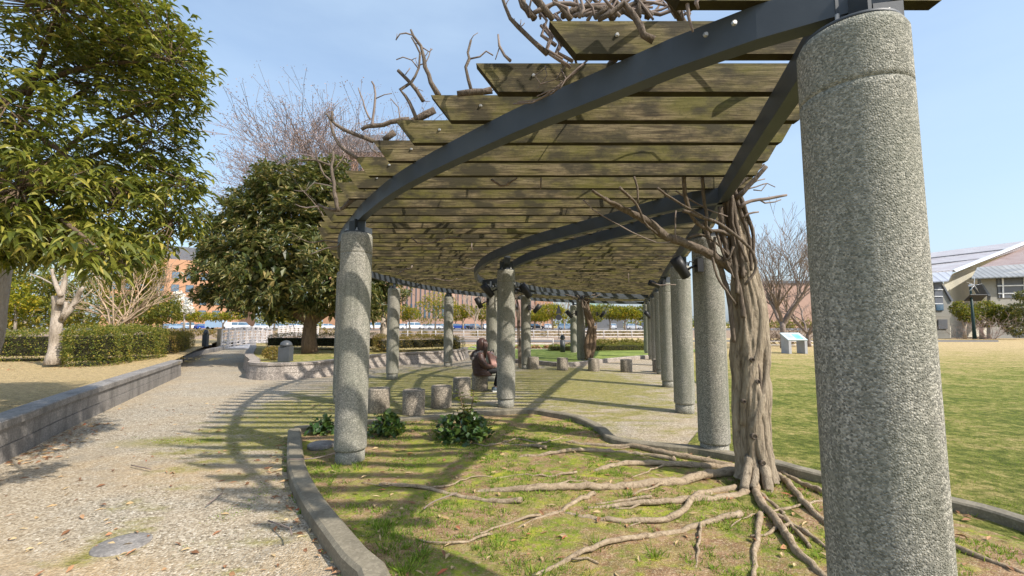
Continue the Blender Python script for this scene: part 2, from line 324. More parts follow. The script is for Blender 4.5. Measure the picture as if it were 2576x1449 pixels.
# ------------------------------------------------------------------ leaves in bulk
def unit(a): return a/np.maximum(np.linalg.norm(a, axis=1, keepdims=True), 1e-9)
def leaves(name, pos, dirs, L, W, mat, parent=None, fold=.25, droop=.25, jitter=.25, wide=.45):
    """many leaves of 4 faces each: base, two shoulders, mid rib, tip"""
    n = len(pos); pos = np.asarray(pos, float); d = unit(np.asarray(dirs, float))
    L = (L*(1+rng.uniform(-jitter, jitter, n)))[:, None]; W = (W*(1+rng.uniform(-jitter, jitter, n)))[:, None]
    upv = np.tile([0, 0, 1.0], (n, 1))+rng.normal(0, .35, (n, 3)); s = unit(np.cross(d, upv)); u = np.cross(s, d)
    down = np.array([[0, 0, -1.0]])
    p0 = pos; pm = pos+d*L*wide; pt = pos+d*L+down*L*droop
    a = pm+s*W/2+u*W*fold; b = pm-s*W/2+u*W*fold; c = pos+d*L*.78+down*L*droop*.45
    a2 = c+s*W*.3+u*W*fold*.6; b2 = c-s*W*.3+u*W*fold*.6
    V = np.stack([p0, a, pm, b, a2, c, b2, pt], 1).reshape(-1, 3)
    base = (np.arange(n)*8)[:, None]
    F = np.concatenate([base+np.array([[0, 1, 2, 2]]), base+np.array([[0, 2, 3, 3]]), base+np.array([[1, 4, 5, 2]]), base+np.array([[2, 5, 6, 3]]), base+np.array([[4, 7, 5, 5]]), base+np.array([[5, 7, 6, 6]])])
    # triangles only
    T = np.concatenate([base+np.array([[0, 1, 2]]), base+np.array([[0, 2, 3]]), base+np.array([[1, 4, 5]]), base+np.array([[1, 5, 2]]), base+np.array([[2, 5, 6]]), base+np.array([[2, 6, 3]]), base+np.array([[4, 7, 5]]), base+np.array([[5, 7, 6]])])
    return npmesh(name, V, T, mat, parent)
def leaves2(name, pos, dirs, L, W, mat, parent=None, jitter=.3, fold=.2, droop=.1):
    """lighter leaf: two folded triangles"""
    n = len(pos); d = unit(np.asarray(dirs, float)); L = (L*(1+rng.uniform(-jitter, jitter, n)))[:, None]; W = (W*(1+rng.uniform(-jitter, jitter, n)))[:, None]
    s = unit(np.cross(d, np.tile([0, 0, 1.0], (n, 1))+rng.normal(0, .5, (n, 3)))); u = np.cross(s, d); pos = np.asarray(pos, float)
    V = np.stack([pos, pos+d*L*.5+s*W/2+u*W*fold, pos+d*L+np.array([[0, 0, -1]])*L*droop, pos+d*L*.5-s*W/2+u*W*fold], 1).reshape(-1, 3)
    base = (np.arange(n)*4)[:, None]
    return npmesh(name, V, np.concatenate([base+np.array([[0, 1, 2]]), base+np.array([[0, 2, 3]])]), mat, parent)
def rand_dirs(n, up=0.0, flat=1.0):
    d = rng.normal(0, 1, (n, 3)); d[:, 2] = d[:, 2]*flat+up; return unit(d)
def crown_points(blobs, n, shell=.55):
    """points in a union of ellipsoids (cx,cy,cz,rx,ry,rz), thicker toward the outside"""
    out = []; w = np.array([b[3]*b[4]+b[4]*b[5]+b[3]*b[5] for b in blobs]); w = w/w.sum()
    for b, k in zip(blobs, rng.multinomial(n, w)):
        d = rand_dirs(k); r = (shell+(1-shell)*rng.random(k))[:, None]**.7; out.append(np.array(b[:3])+d*r*np.array(b[3:]))
    return np.concatenate(out)
def grow(mb, p, d, length, r, depth, spread=.5, nseg=4, n=6, up=.12, tips=None, kids_=(2, 3), shrink=.72, minr=.004, wob=.12, taper=.65):
    pts = [Vector(p)]; rad = [r]; d = Vector(d).normalized()
    for i in range(nseg):
        d = (d+Vector((random.gauss(0, wob), random.gauss(0, wob), random.gauss(0, wob)+up*.3))).normalized()
        pts.append(pts[-1]+d*length/nseg); rad.append(max(minr, r*(1-(1-taper)*(i+1)/nseg)))
    mb.tube(pts, rad, n=max(3, n), cap=False)
    if depth == 0:
        if tips is not None: tips.append((pts[-1].copy(), d.copy())); tips.append((pts[len(pts)//2].copy(), d.copy()))
        return
    for k in range(random.randint(*kids_)):
        ax = d.cross(Vector((random.gauss(0, 1), random.gauss(0, 1), random.gauss(0, 1)))).normalized()
        nd = (Matrix.Rotation(random.uniform(.4, 1.0)*spread, 3, ax) @ d); nd.z += up
        i0 = len(pts)-1 if k == 0 else random.randint(max(1, nseg//2), nseg)
        grow(mb, pts[i0], nd, length*shrink*random.uniform(.8, 1.15), max(minr, rad[i0]*.72), depth-1, spread, max(2, nseg-1), max(3, n-1), up, tips, kids_, shrink, minr, wob, taper)

# ------------------------------------------------------------------ ground and setting
def sheet(name, poly, z, mat, kind='structure', cat=None, label=None, thick=0):
    mb = MB(); mb.add([(p[0], p[1], z) for p in poly], [tuple(range(len(poly)))])
    o = mb.build(name, mat); tag(o, label, cat, None, kind); return o
def ground_all():
    sheet('ground', [(-900, -60), (900, -60), (900, 1200), (-900, 1200)], -.03, M['lawn_far'])
M['lawn_far'] = mat_lawn('far_grass', .4, 60)
ground_all()
sheet('gravel_path', [(-30, -8), (1.0, -8), (1.5, 1.0), (4.4, 5.8), (5.2, 9.7), (8.6, 22), (6, 30), (-12, 34), (-34, 44)], 0, M['gravel'])
# lawn on the right
sheet('lawn', [(.5, -8), (60, -8), (75, 49), (11, 52), (10.3, 32), (7.1, 19.5), (4.1, 8.6), (2.2, 5.6)], .025, M['lawn'])

# planting bed round the near columns
kerb_px = [(741, 1078), (745, 1157), (774, 1229), (829, 1307), (892, 1385), (946, 1449)]
kpts = [G(x, y, .12) for x, y in kerb_px]
kpts = [Vector((p.x, p.y, 0)) for p in kpts]
bed_back = [(741, 1076), (870, 1062), (1011, 1052), (1093, 1046), (1218, 1034), (1327, 1029), (1390, 1036), (1452, 1048), (1511, 1075), (1548, 1102), (1677, 1119), (1760, 1126), (1942, 1160), (2065, 1191), (2396, 1257), (2576, 1306)]
bpts = [G(x, y, .1) for x, y in bed_back]; bpts = [Vector((p.x, p.y, 0)) for p in bpts]
near = [Vector((-.62, 1.9, 0)), Vector((-.45, 1.0, 0)), Vector((-.35, 0, 0)), Vector((-.35, -2, 0))]
kl = spline(kpts+near, .12); bl = spline(bpts+[Vector((4.0, 2.6, 0)), Vector((5.5, 1.6, 0)), Vector((7.5, 0, 0))], .12)
mb = MB(); st_ = 13
for i0 in range(0, len(kl)-2, st_):
    seg = [Vector(p) for p in kl[i0:min(i0+st_+1, len(kl))]]
    if len(seg) < 2: continue
    if i0+st_ < len(kl)-2: seg[-1] = seg[-1]-(seg[-1]-seg[-2]).normalized()*.005
    sweep(mb, seg, .165, -.03, .125+random.uniform(-.003, .003), chamfer=.022)
sweep(mb, kl, .150, -.03, .105); k1 = mb.build('bed_kerb', M['kerb']); tag(k1, 'near concrete kerb curving between the gravel path and the mossy bed, running out of the bottom of the photo', 'kerb')
mb = MB(); sweep(mb, bl, .14, -.03, .11, chamfer=.015); k2 = mb.build('bed_kerb', M['kerb']); tag(k2, 'concrete kerb along the far side of the mossy bed, winding behind the vine trunk to the lawn', 'kerb')
def bed_h(x, y):
    return .035+.02*math.sin(x*1.7+.4)*math.cos(y*1.3)+.012*math.sin(x*5.1+y*3.3)
def in_poly(x, y, poly):
    c = False; j = len(poly)-1
    for i in range(len(poly)):
        xi, yi = poly[i][0], poly[i][1]; xj, yj = poly[j][0], poly[j][1]
        if (yi > y) != (yj > y) and x < (xj-xi)*(y-yi)/(yj-yi)+xi: c = not c
        j = i
    return c
bed_poly = list(kl)[::-1]+list(bl)[1:]+[Vector((7.5, -2, 0))]
bed_poly = [(p.x, p.y) for p in bed_poly]
bm = bmesh.new(); vv = [bm.verts.new((x, y, .03)) for x, y in bed_poly]; f = bm.faces.new(vv); bmesh.ops.triangulate(bm, faces=[f])
for k in range(5): bmesh.ops.subdivide_edges(bm, edges=[e for e in bm.edges if e.calc_length() > .3], cuts=1, use_grid_fill=False); bmesh.ops.triangulate(bm, faces=bm.faces)
for v in bm.verts: v.co.z = bed_h(v.co.x, v.co.y)
me = bpy.data.meshes.new('bed_soil'); bm.to_mesh(me); bm.free(); me.materials.append(M['soil']); me.polygons.foreach_set('use_smooth', [True]*len(me.polygons))
bed = bpy.data.objects.new('bed_soil', me); col.objects.link(bed); tag(bed, kind='structure')

# left retaining wall with the raised lawn behind it
WL = [G(455, 945), G(200, 1065), G(0, 1169)]
dirw = (WL[2]-WL[0]).normalized(); wl_pts = [WL[0], WL[1], WL[2], WL[2]+dirw*6]
wall = empty('garden_wall', WL[0], 'long grey granite retaining wall on the left holding up the dry lawn', 'wall')
def wall_strip(pts, w, z0, z1, off, mat, nm, par, cham=0):
    o0 = par.location; q = []
    for i, p in enumerate(pts):
        a = pts[max(i-1, 0)]; b = pts[min(i+1, len(pts)-1)]; d = Vector((b[0]-a[0], b[1]-a[1], 0)).normalized()
        n_ = Vector((d.y, -d.x, 0)); q.append(Vector((p[0], p[1], 0))+n_*off-Vector((o0.x, o0.y, 0)))
    m_ = MB(); sweep(m_, q, w, z0-o0.z, z1-o0.z, chamfer=cham); return m_.build(nm, mat, par)
wls = spline([Vector((p.x, p.y, 0)) for p in wl_pts], .5)
wall_strip(wls, .26, -.02, .185, .13, M['wallg'], 'lower_course', wall)
wall_strip(wls, .245, .193, .385, .1325, M['wallg'], 'upper_course', wall)
wall_strip(wls, .20, .15, .42, .125, M['joint'], 'joint', wall)
wall_strip(wls, .30, .397, .49, .13, M['wallg'], 'coping', wall, .012)
lawn_l = [(p.x-.24*.88, p.y-.24*.47) for p in wls]
sheet('raised_lawn', lawn_l+[(-60, -4), (-60, 40), (-21, 34), (-19.8, 29), (-14.5, 20)], .455, M['lawn_dry'])
mbk = MB(); lk = spline([G(452, 903, .1), G(500, 887, .1), G(556, 876, .1), Vector((-22, 32, 0))], .6); lk = [Vector((p.x, p.y, 0)) for p in lk]
sweep(mbk, lk, .3, -.02, .22, chamfer=.02); mbk.build('path_edge', M['wallg']); tag(bpy.data.objects['path_edge'], 'low pale stone kerb wall along the shaded path toward the bridge', 'kerb')

# round-ended granite planter in the middle
pl_px = [(-2.2, 21.5), (-2.25, 19.6), (-2.95, 18.25), (-4.4, 17.1), (-5.25, 15.6), (-5.55, 13.9), (-5.9, 12.95), (-6.6, 12.45), (-7.3, 12.5), (-7.85, 12.95), (-8.3, 13.8), (-10.2, 16.6), (-13.0, 21.5), (-16.4, 27.2)]
pls = spline([Vector((x, y, 0)) for x, y in pl_px], .25)
planter = empty('stone_planter', (-6.6, 12.45, 0), 'low round-ended granite planter wall under the dark evergreen tree', 'planter')
def batter(pts, z0, z1, o0, o1, mat, nm, par, th=.25):
    m_ = MB(); vs = []; n = len(pts)
    for i, p in enumerate(pts):
        a = pts[max(i-1, 0)]; b = pts[min(i+1, n-1)]; d = Vector((b[0]-a[0], b[1]-a[1], 0)).normalized(); n_ = Vector((-d.y, d.x, 0))
        P0 = Vector((p[0], p[1], 0))-Vector((par.location.x, par.location.y, 0))
        for off, z in ((o0, z0), (o1, z1), (o1-th, z1), (o0-th, z0)): q = P0+n_*off; vs.append((q.x, q.y, z))
    fs = [(i*4+j, i*4+(j+1) % 4, (i+1)*4+(j+1) % 4, (i+1)*4+j) for i in range(n-1) for j in range(4)]+[(3, 2, 1, 0), ((n-1)*4, (n-1)*4+1, (n-1)*4+2, (n-1)*4+3)]
    m_.add(vs, fs); return m_.build(nm, mat, par)
batter(pls, -.02, .195, .07, .035, M['wallp'], 'lower_course', planter)
batter(pls, .203, .40, .034, .0, M['wallp'], 'upper_course', planter)
batter(pls, 0, .41, .05, -.02, M['joint'], 'joint', planter, .2)
batter(pls, .408, .475, .03, .03, M['wallp'], 'coping', planter, .3)
sheet('planter_lawn', [(p.x, p.y) for p in pls]+[(-14, 29), (-2, 26)], .44, M['lawn'])

# ------------------------------------------------------------------ pergola
COL_R = .1775; COL_H = 2.64; BZ0, BZ1 = 2.79, 2.945; SZ0, SZ1 = 2.947, 3.125
cols_xy = [(1.338, 1.612), (-1.84, 5.03), (-3.42, 8.8), (-3.48, 12.65), (-2.42, 16.45), (-.05, 20.2), (3.35, 23.5),
           (-.115, 8.42), (-.56, 12.3), (.5, 15.6), (2.92, 18.3), (2.43, 5.3), (3.1, 7.87), (3.98, 11.08), (4.8, 13.95), (5.62, 16.9), (6.4, 19.8), (7.1, 22.7)]
outer = [(1.50, 1.55), (1.41, 1.60), (1.08, 1.79), (.8, 2.0), (.47, 2.3), (.03, 2.70), (-.61, 3.37), (-1.09, 3.95), (-1.5, 4.55), (-1.84, 5.1), (-2.75, 6.8), (-3.42, 8.8), (-3.66, 10.8), (-3.48, 12.65), (-3.05, 14.7), (-2.42, 16.45), (-1.4, 18.4), (-.05, 20.2), (1.5, 22.1), (3.35, 23.6), (5.8, 24.8), (8.4, 25.5)]
rightb = [(1.37, 1.7), (1.55, 2.3), (1.755, 3.0), (2.16, 4.36), (2.43, 5.3), (3.1, 7.87), (3.98, 11.08), (4.8, 13.95), (5.62, 16.9), (6.4, 19.8), (7.1, 22.7), (7.8, 25.4)]
pair_o = [(2.15, 4.25), (1.9, 4.40), (1.6, 4.72), (1.29, 5.2), (.88, 5.78), (.37, 6.52), (-.06, 7.38), (-.45, 8.35), (-.78, 9.75), (-.93, 11), (-.93, 12.4), (-.66, 14.1), (.15, 15.95), (1.3, 17.5), (2.7, 18.75), (4.4, 19.8), (6.3, 20.5)]
pair_i = [(2.38, 4.95), (2.0, 5.25), (1.68, 5.72), (1.49, 6.05), (1.03, 6.8), (.52, 7.75), (.2, 8.6), (-.08, 9.9), (-.22, 11.2), (-.18, 12.4), (.1, 13.7), (.82, 15.3), (1.8, 16.7), (3.15, 17.85), (4.6, 18.9), (6.2, 19.6)]
perg = empty('pergola', (0, 0, 0), 'curved pergola of mossy timber slats on dark steel beams and round aggregate columns', 'pergola')
prof = [(.160, -.05), (.160, .145), (.150, .15), (.150, .162), (.172, .166), (COL_R-.001, .174), (COL_R, .18), (COL_R, .20), (COL_R, 1.2), (COL_R, 2.37), (COL_R, 2.392), (COL_R-.003, 2.394), (COL_R-.003, 2.399), (COL_R, 2.401), (COL_R, 2.42), (COL_R, COL_H-.06), (COL_R, COL_H-.032), (COL_R-.012, COL_H-.006), (COL_R-.03, COL_H)]
cmesh = None
def col_dir(i):
    x, y = cols_xy[i]
    return x, y
for i, (x, y) in enumerate(cols_xy):
    if cmesh is None:
        c = MB().lathe(prof, n=64).build('column', M['agg'], perg); cmesh = c.data
    else:
        c = bpy.data.objects.new('column', cmesh); col.objects.link(c); c.parent = perg
    c.location = (x, y, 0); c.rotation_euler = (0, 0, i*1.1)
    if i == 0: c.scale = (1, 1, 1.018)
    # steel head: plate, post and gussets carrying the beams
    mbh = MB(); ang = random.uniform(-.2, .2)
    if i in (7, 8, 9, 10): ang = {7: .25, 8: 0, 9: -.6, 10: -.7}[i]
    mbh.lathe([(COL_R-.02, 0), (COL_R-.02, .012)], (0, 0, COL_H), 40)
    mbh.box((0, 0, COL_H+.09), (.09, .012, .17), ang); mbh.box((0, 0, COL_H+.09), (.012, .26, .155), ang)
    if i in (7, 8, 9, 10):
        mbh.box((0, 0, BZ0+.02), (.68, .10, .13), ang)
        mbh.box((0, 0, COL_H+.07), (.10, .10, .14), ang)
    else:
        mbh.box((.09, 0, COL_H+.045), (.1, .2, .07), ang)
    hd = mbh.build('steel_head', M['steel'], c)
    if i in (0, 1, 2, 7, 8):
        for k in range(4):
            a = ang+math.pi/4+k*math.pi/2; MB().lathe([(.016, 0), (.016, .014), (.008, .016), (.008, .04)], (.12*math.cos(a), .12*math.sin(a), COL_H+.012), 6).build('bolt', M['bolt'], hd)
def beam(pts, name='beam'):
    m_ = MB(); sp = spline([Vector((x, y, 0)) for x, y in pts], .25); sweep(m_, sp, .085, BZ0, BZ1); return m_.build(name, M['steel'], perg), sp
b1, sp_o = beam(outer); b2, sp_r = beam(rightb); b3, sp_po = beam(pair_o); b4, sp_pi = beam(pair_i)
# bolts on the near beam faces
for (px, py, Y) in ((1782, 77, 1.86), (1855, 47, 1.76), (930, 497, 4.7), (940, 490, 4.62)):
    p = P(px, py, Y-.05); MB().lathe([(.013, 0), (.013, .004), (.009, .004), (.009, .012)], p+Vector((0, .03, 0)), 6, Matrix.Rotation(R(90), 3, 'X')).build('bolt', M['bolt'], b1)
def xs_at(sp, y):
    out = []
    for a, b in zip(sp, sp[1:]):
        if (a.y-y)*(b.y-y) <= 0 and a.y != b.y: out.append(a.x+(b.x-a.x)*(y-a.y)/(b.y-a.y))
    return out
SL_T = .058
y = 1.73; k = 0
slat_mats = []
while y < 25.2:
    xl = xs_at(sp_o, y); xr = xs_at(sp_r, y)
    x0 = min(xl) if xl else sp_o[0].x; 
    if not xl: x0 = .95 if y < 1.6 else 5
    # slope of the outer beam decides the overhang
    xl2 = xs_at(sp_o, y+.3); dx = abs((min(xl2) if xl2 else x0)-x0)/.3; over = .34*math.sqrt(1+dx*dx)
    x0 = x0-min(over, .95); x1 = (max(xr) if xr else (1.35 if y < 2 else 7.5))+.36
    if y < 2: x1 = max(x1, 1.95)
    L = .135; zt = SZ1+random.uniform(-.003, .003); jx = random.uniform(-.02, .02); x0 += jx
    m_ = MB(); nseg = 1
    a = [(x0, SZ1), (x0+L, SZ0), (x1-L*.8, SZ0), (x1, SZ1)]
    tw = random.uniform(-.006, .006)
    vs = [(px, y, pz+(tw if px > 2 else 0)) for px, pz in a]+[(px, y+SL_T, pz+(tw if px > 2 else 0)) for px, pz in a]
    m_.add(vs, [(0, 1, 2, 3), (7, 6, 5, 4), (0, 4, 5, 1), (1, 5, 6, 2), (2, 6, 7, 3), (3, 7, 4, 0)])
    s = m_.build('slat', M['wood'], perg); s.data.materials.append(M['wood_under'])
    for fi in (2, 3, 4): s.data.polygons[fi].material_index = 1  # bottom and cut ends take the dark colour with painted-in shade
    if y < 7:
        mb2 = MB()
        xb = min(xl)-.12 if xl else x0+.3
        bx = x0+L+.12+over*.18
        mb2.lathe([(.012, 0), (.012, .003), (.008, .004), (.008, .012)], (bx, y-.001, SZ0+.1), 6, Matrix.Rotation(R(90), 3, 'X'))
        mb2.build('bolt', M['bolt'], s)
    y += .36*(1+random.uniform(-.01, .01)); k += 1

# ------------------------------------------------------------------ wisteria: near one with trunk, roots and vines
wis = empty('wisteria', (2.4, 4.35, 0), 'old wisteria vine with a thick twisted pale trunk and sprawling roots in the mossy bed', 'vine')
W0 = wis.location
def tr(pxs, Y, rad, mb, n=7, step=.06, wob=.0):
    """vine through photo points at given depths"""
    k = len(pxs); pts = []
    for i, (x, y_) in enumerate(pxs):
        yy = Y if not hasattr(Y, '__len__') else Y[0]+(Y[1]-Y[0])*i/(k-1); pts.append(P(x, y_, yy)-W0)
    sp = spline(pts, step); m = len(sp)
    if not hasattr(rad, '__len__'): rad = (rad, rad*.75)
    rr = np.interp(np.linspace(0, 1, m), np.linspace(0, 1, len(rad)), rad)
    if wob: sp = [p+Vector((random.gauss(0, wob), random.gauss(0, wob), random.gauss(0, wob))) for p in sp]
    mb.tube(sp, [r*(1+random.uniform(-.1, .1)) for r in rr], n); return sp
def trunk_mesh():
    # one lumpy trunk surface: star-shaped section of several fused stems that twist as they rise
    ctr = [((1905, 1200), .165), ((1903, 1165), .16), ((1893, 1120), .155), ((1890, 1050), .152), ((1889, 950), .158), ((1888, 860), .162), ((1886, 780), .152), ((1877, 715), .135), ((1868, 650), .105), ((1860, 590), .09), ((1855, 530), .075), ((1846, 475), .06)]
    pts = [P(x, y_, 4.38)-W0 for (x, y_), r in ctr]; sp = spline(pts, .035); m = len(sp)
    rr = np.interp(np.linspace(0, 1, m), np.linspace(0, 1, len(ctr)), [r for _, r in ctr])
    N_ = 110; V = []; ph = [random.uniform(0, 6.28) for _ in range(8)]
    for i, p in enumerate(sp):
        h = p.z
        for j in range(N_):
            t = 2*math.pi*j/N_; tw = t+h*.55
            f_ = 1+.13*math.cos(3*tw+ph[0]+.5*math.sin(h*2.2))+.08*math.cos(5*tw+ph[1]+1.2*h+.7*math.sin(3*h))-.11*max(0, math.cos(7*tw+ph[2]-1.5*h+1.2*math.sin(h*3.7)))**4+.05*abs(math.cos(8*t+ph[3]+2*h+1.6*math.sin(h*4+t)))-.07*max(0, math.cos(11*t+ph[6]-2.2*h+1.9*math.sin(h*2.9)))**6
            f_ += .05*math.sin(h*5+ph[4]+2*t)+random.gauss(0, .008)
            r = rr[i]*f_
            if h < .25: r *= 1+.5*(1-h/.25)**2*max(0, math.cos(3*t+ph[5]))
            V.append((p.x+r*math.cos(t), p.y+r*math.sin(t)*.85, h))
    F = [(i*N_+j, i*N_+(j+1) % N_, (i+1)*N_+(j+1) % N_, (i+1)*N_+j) for i in range(m-1) for j in range(N_)]
    npmesh('trunk', V, F, M['wist'], wis, True)
trunk_mesh()
TC = [((1905, 1205), .14), ((1893, 1120), .13), ((1890, 1050), .133), ((1889, 950), .138), ((1888, 860), .138), ((1886, 780), .125), ((1877, 715), .11), ((1868, 650), .085), ((1860, 590), .07), ((1855, 530), .06), ((1846, 475), .05)]
tsp = spline([P(x, y_, 4.38)-W0 for (x, y_), r in TC], .05); trr = np.interp(np.linspace(0, 1, len(tsp)), np.linspace(0, 1, len(TC)), [r for _, r in TC])
for k in range(11):
    a0 = k*2*math.pi/11+random.uniform(-.2, .2)-1.2; tw = random.uniform(.35, 1.1)*random.choice((1, 1, -1)); i0 = random.choice((0, 0, 0, 4, 10)); i1 = random.randint(int(len(tsp)*.6), len(tsp)-1); rs_ = random.uniform(.022, .05); pts_ = []; rd = []
    for i in range(i0, i1):
        h = tsp[i].z; a = a0+tw*h+.25*math.sin(h*4+k); rr_ = trr[i]*(1.04+.10*math.sin(h*3+k*2)); t_ = (i-i0)/max(1, i1-i0); pts_.append(tsp[i]+Vector((math.cos(a)*rr_, math.sin(a)*rr_*.85, 0))); rd.append(rs_*(1.15-.35*t_)*(1+.22*math.sin(h*9+k*3)+random.uniform(-.06, .06))*min(1, (1-t_)*6+.3))
    m_ = MB(); m_.tube(pts_, rd, 10, jit=.05); m_.build('stem', M['wist'], wis)
for px, py, r_ in ((1898, 1098, .018), (1920, 1165, .016), (1907, 960, .014), (1872, 1010, .012), (1893, 905, .013)):
    p_ = P(px, py, 4.22)-W0; MB().lathe([(r_*1.9, -.03), (r_*1.7, 0), (r_*1.2, .012), (r_*.9, 0), (.002, -.02)], p_, 12, Matrix.Rotation(R(90), 3, 'X')).build('knot', M['vine'], wis)
def root(pxs, rad, par, W0_, sink=.5):
    pts = [G(x, y_, bed_h(*G(x, y_, .04).xy)) for x, y_ in pxs]; sp = spline([p-W0_ for p in pts], .06); m = len(sp); m_ = MB()
    out = []; 
    for i, p in enumerate(sp):
        t = i/(m-1); r = rad*(1-.45*t); lump = random.gauss(0, .006); g = bed_h(p.x+W0_.x, p.y+W0_.y)
        out.append((p.x+random.gauss(0, .004), p.y+random.gauss(0, .004), g+r*(1-sink)+lump+.012*math.sin(i*.25+rad*100)-(.8*r*max(0, t-.8)*5)))
    m_.tube(out, [rad*(1-.45*i/(m-1))*(1+random.uniform(-.12, .12)) for i in range(m)], 9, squash=.85)
    return m_.build('root', M['root'], par)
ROOTS = [([(1897, 1195), (1851, 1194), (1782, 1203), (1677, 1219), (1530, 1230), (1432, 1232), (1331, 1234), (1186, 1236)], .056),
 ([(1860, 1180), (1760, 1175), (1677, 1173), (1590, 1170), (1530, 1176), (1471, 1190)], .045),
 ([(1850, 1178), (1760, 1160), (1677, 1146), (1589, 1127), (1530, 1124), (1425, 1112)], .045),
 ([(1700, 1160), (1600, 1142), (1518, 1136), (1385, 1143), (1300, 1148), (1218, 1143)], .028),
 ([(1374, 1131), (1335, 1123), (1260, 1118), (1202, 1116)], .022), ([(1311, 1266), (1240, 1262), (1159, 1250), (1081, 1233), (956, 1219)], .028),
 ([(1880, 1240), (1782, 1258), (1677, 1268), (1579, 1274), (1479, 1277)], .038), ([(1495, 1246), (1440, 1268), (1413, 1285), (1335, 1311), (1286, 1338)], .024),
 ([(1850, 1232), (1790, 1236), (1747, 1252), (1722, 1285), (1677, 1314), (1530, 1310), (1413, 1287)], .034),
 ([(1865, 1299), (1782, 1317), (1677, 1344), (1530, 1373), (1432, 1412), (1343, 1449)], .028),
 ([(1900, 1225), (1910, 1262), (1942, 1303), (1991, 1372), (2071, 1449), (2110, 1490)], .046), ([(1879, 1215), (1921, 1250), (1963, 1285), (1990, 1325), (2040, 1380)], .028),
 ([(1925, 1178), (1960, 1200), (1991, 1232), (2026, 1275), (2071, 1313), (2150, 1370)], .042), ([(1935, 1172), (1991, 1205), (2071, 1245), (2180, 1290), (2300, 1330)], .036),
 ([(1914, 1300), (1905, 1350), (1900, 1390), (1897, 1449), (1890, 1520)], .028), ([(1950, 1300), (2026, 1341), (2075, 1376), (2150, 1430)], .026),
 ([(1770, 1320), (1761, 1341), (1755, 1390), (1750, 1446)], .015), ([(2330, 1350), (2406, 1383), (2500, 1415), (2600, 1449)], .024),
 ([(1880, 1170), (1800, 1150), (1700, 1135), (1640, 1130)], .026), ([(1945, 1165), (2010, 1180), (2100, 1215)], .024), ([(1640, 1255), (1560, 1262), (1500, 1270)], .018), ([(1450, 1190), (1380, 1200), (1310, 1195), (1240, 1205)], .014),
 ([(1360, 1300), (1280, 1320), (1200, 1345), (1130, 1350), (1060, 1370)], .012), ([(1240, 1345), (1180, 1365), (1100, 1372), (1050, 1360)], .010)]
for i in range(26):   # finer side roots forking off the main ones
    b_ = random.choice(ROOTS[:14])[0]; k_ = random.randrange(1, len(b_)-1); x_, y_ = b_[k_]; sx = random.choice((-1, -1, 1)); l_ = random.uniform(50, 190); sl = random.uniform(-.25, .45)
    if y_ < 1100 or x_ > 1990: continue
    ROOTS.append(([(x_, y_), (x_+sx*l_*.3, y_+l_*.3*sl+random.uniform(-8, 8)), (x_+sx*l_*.65, y_+l_*.65*sl+random.uniform(-10, 10)), (x_+sx*l_, y_+l_*sl)], random.uniform(.008, .017)))
for pxs, r in ROOTS: root(pxs, r, wis, W0)
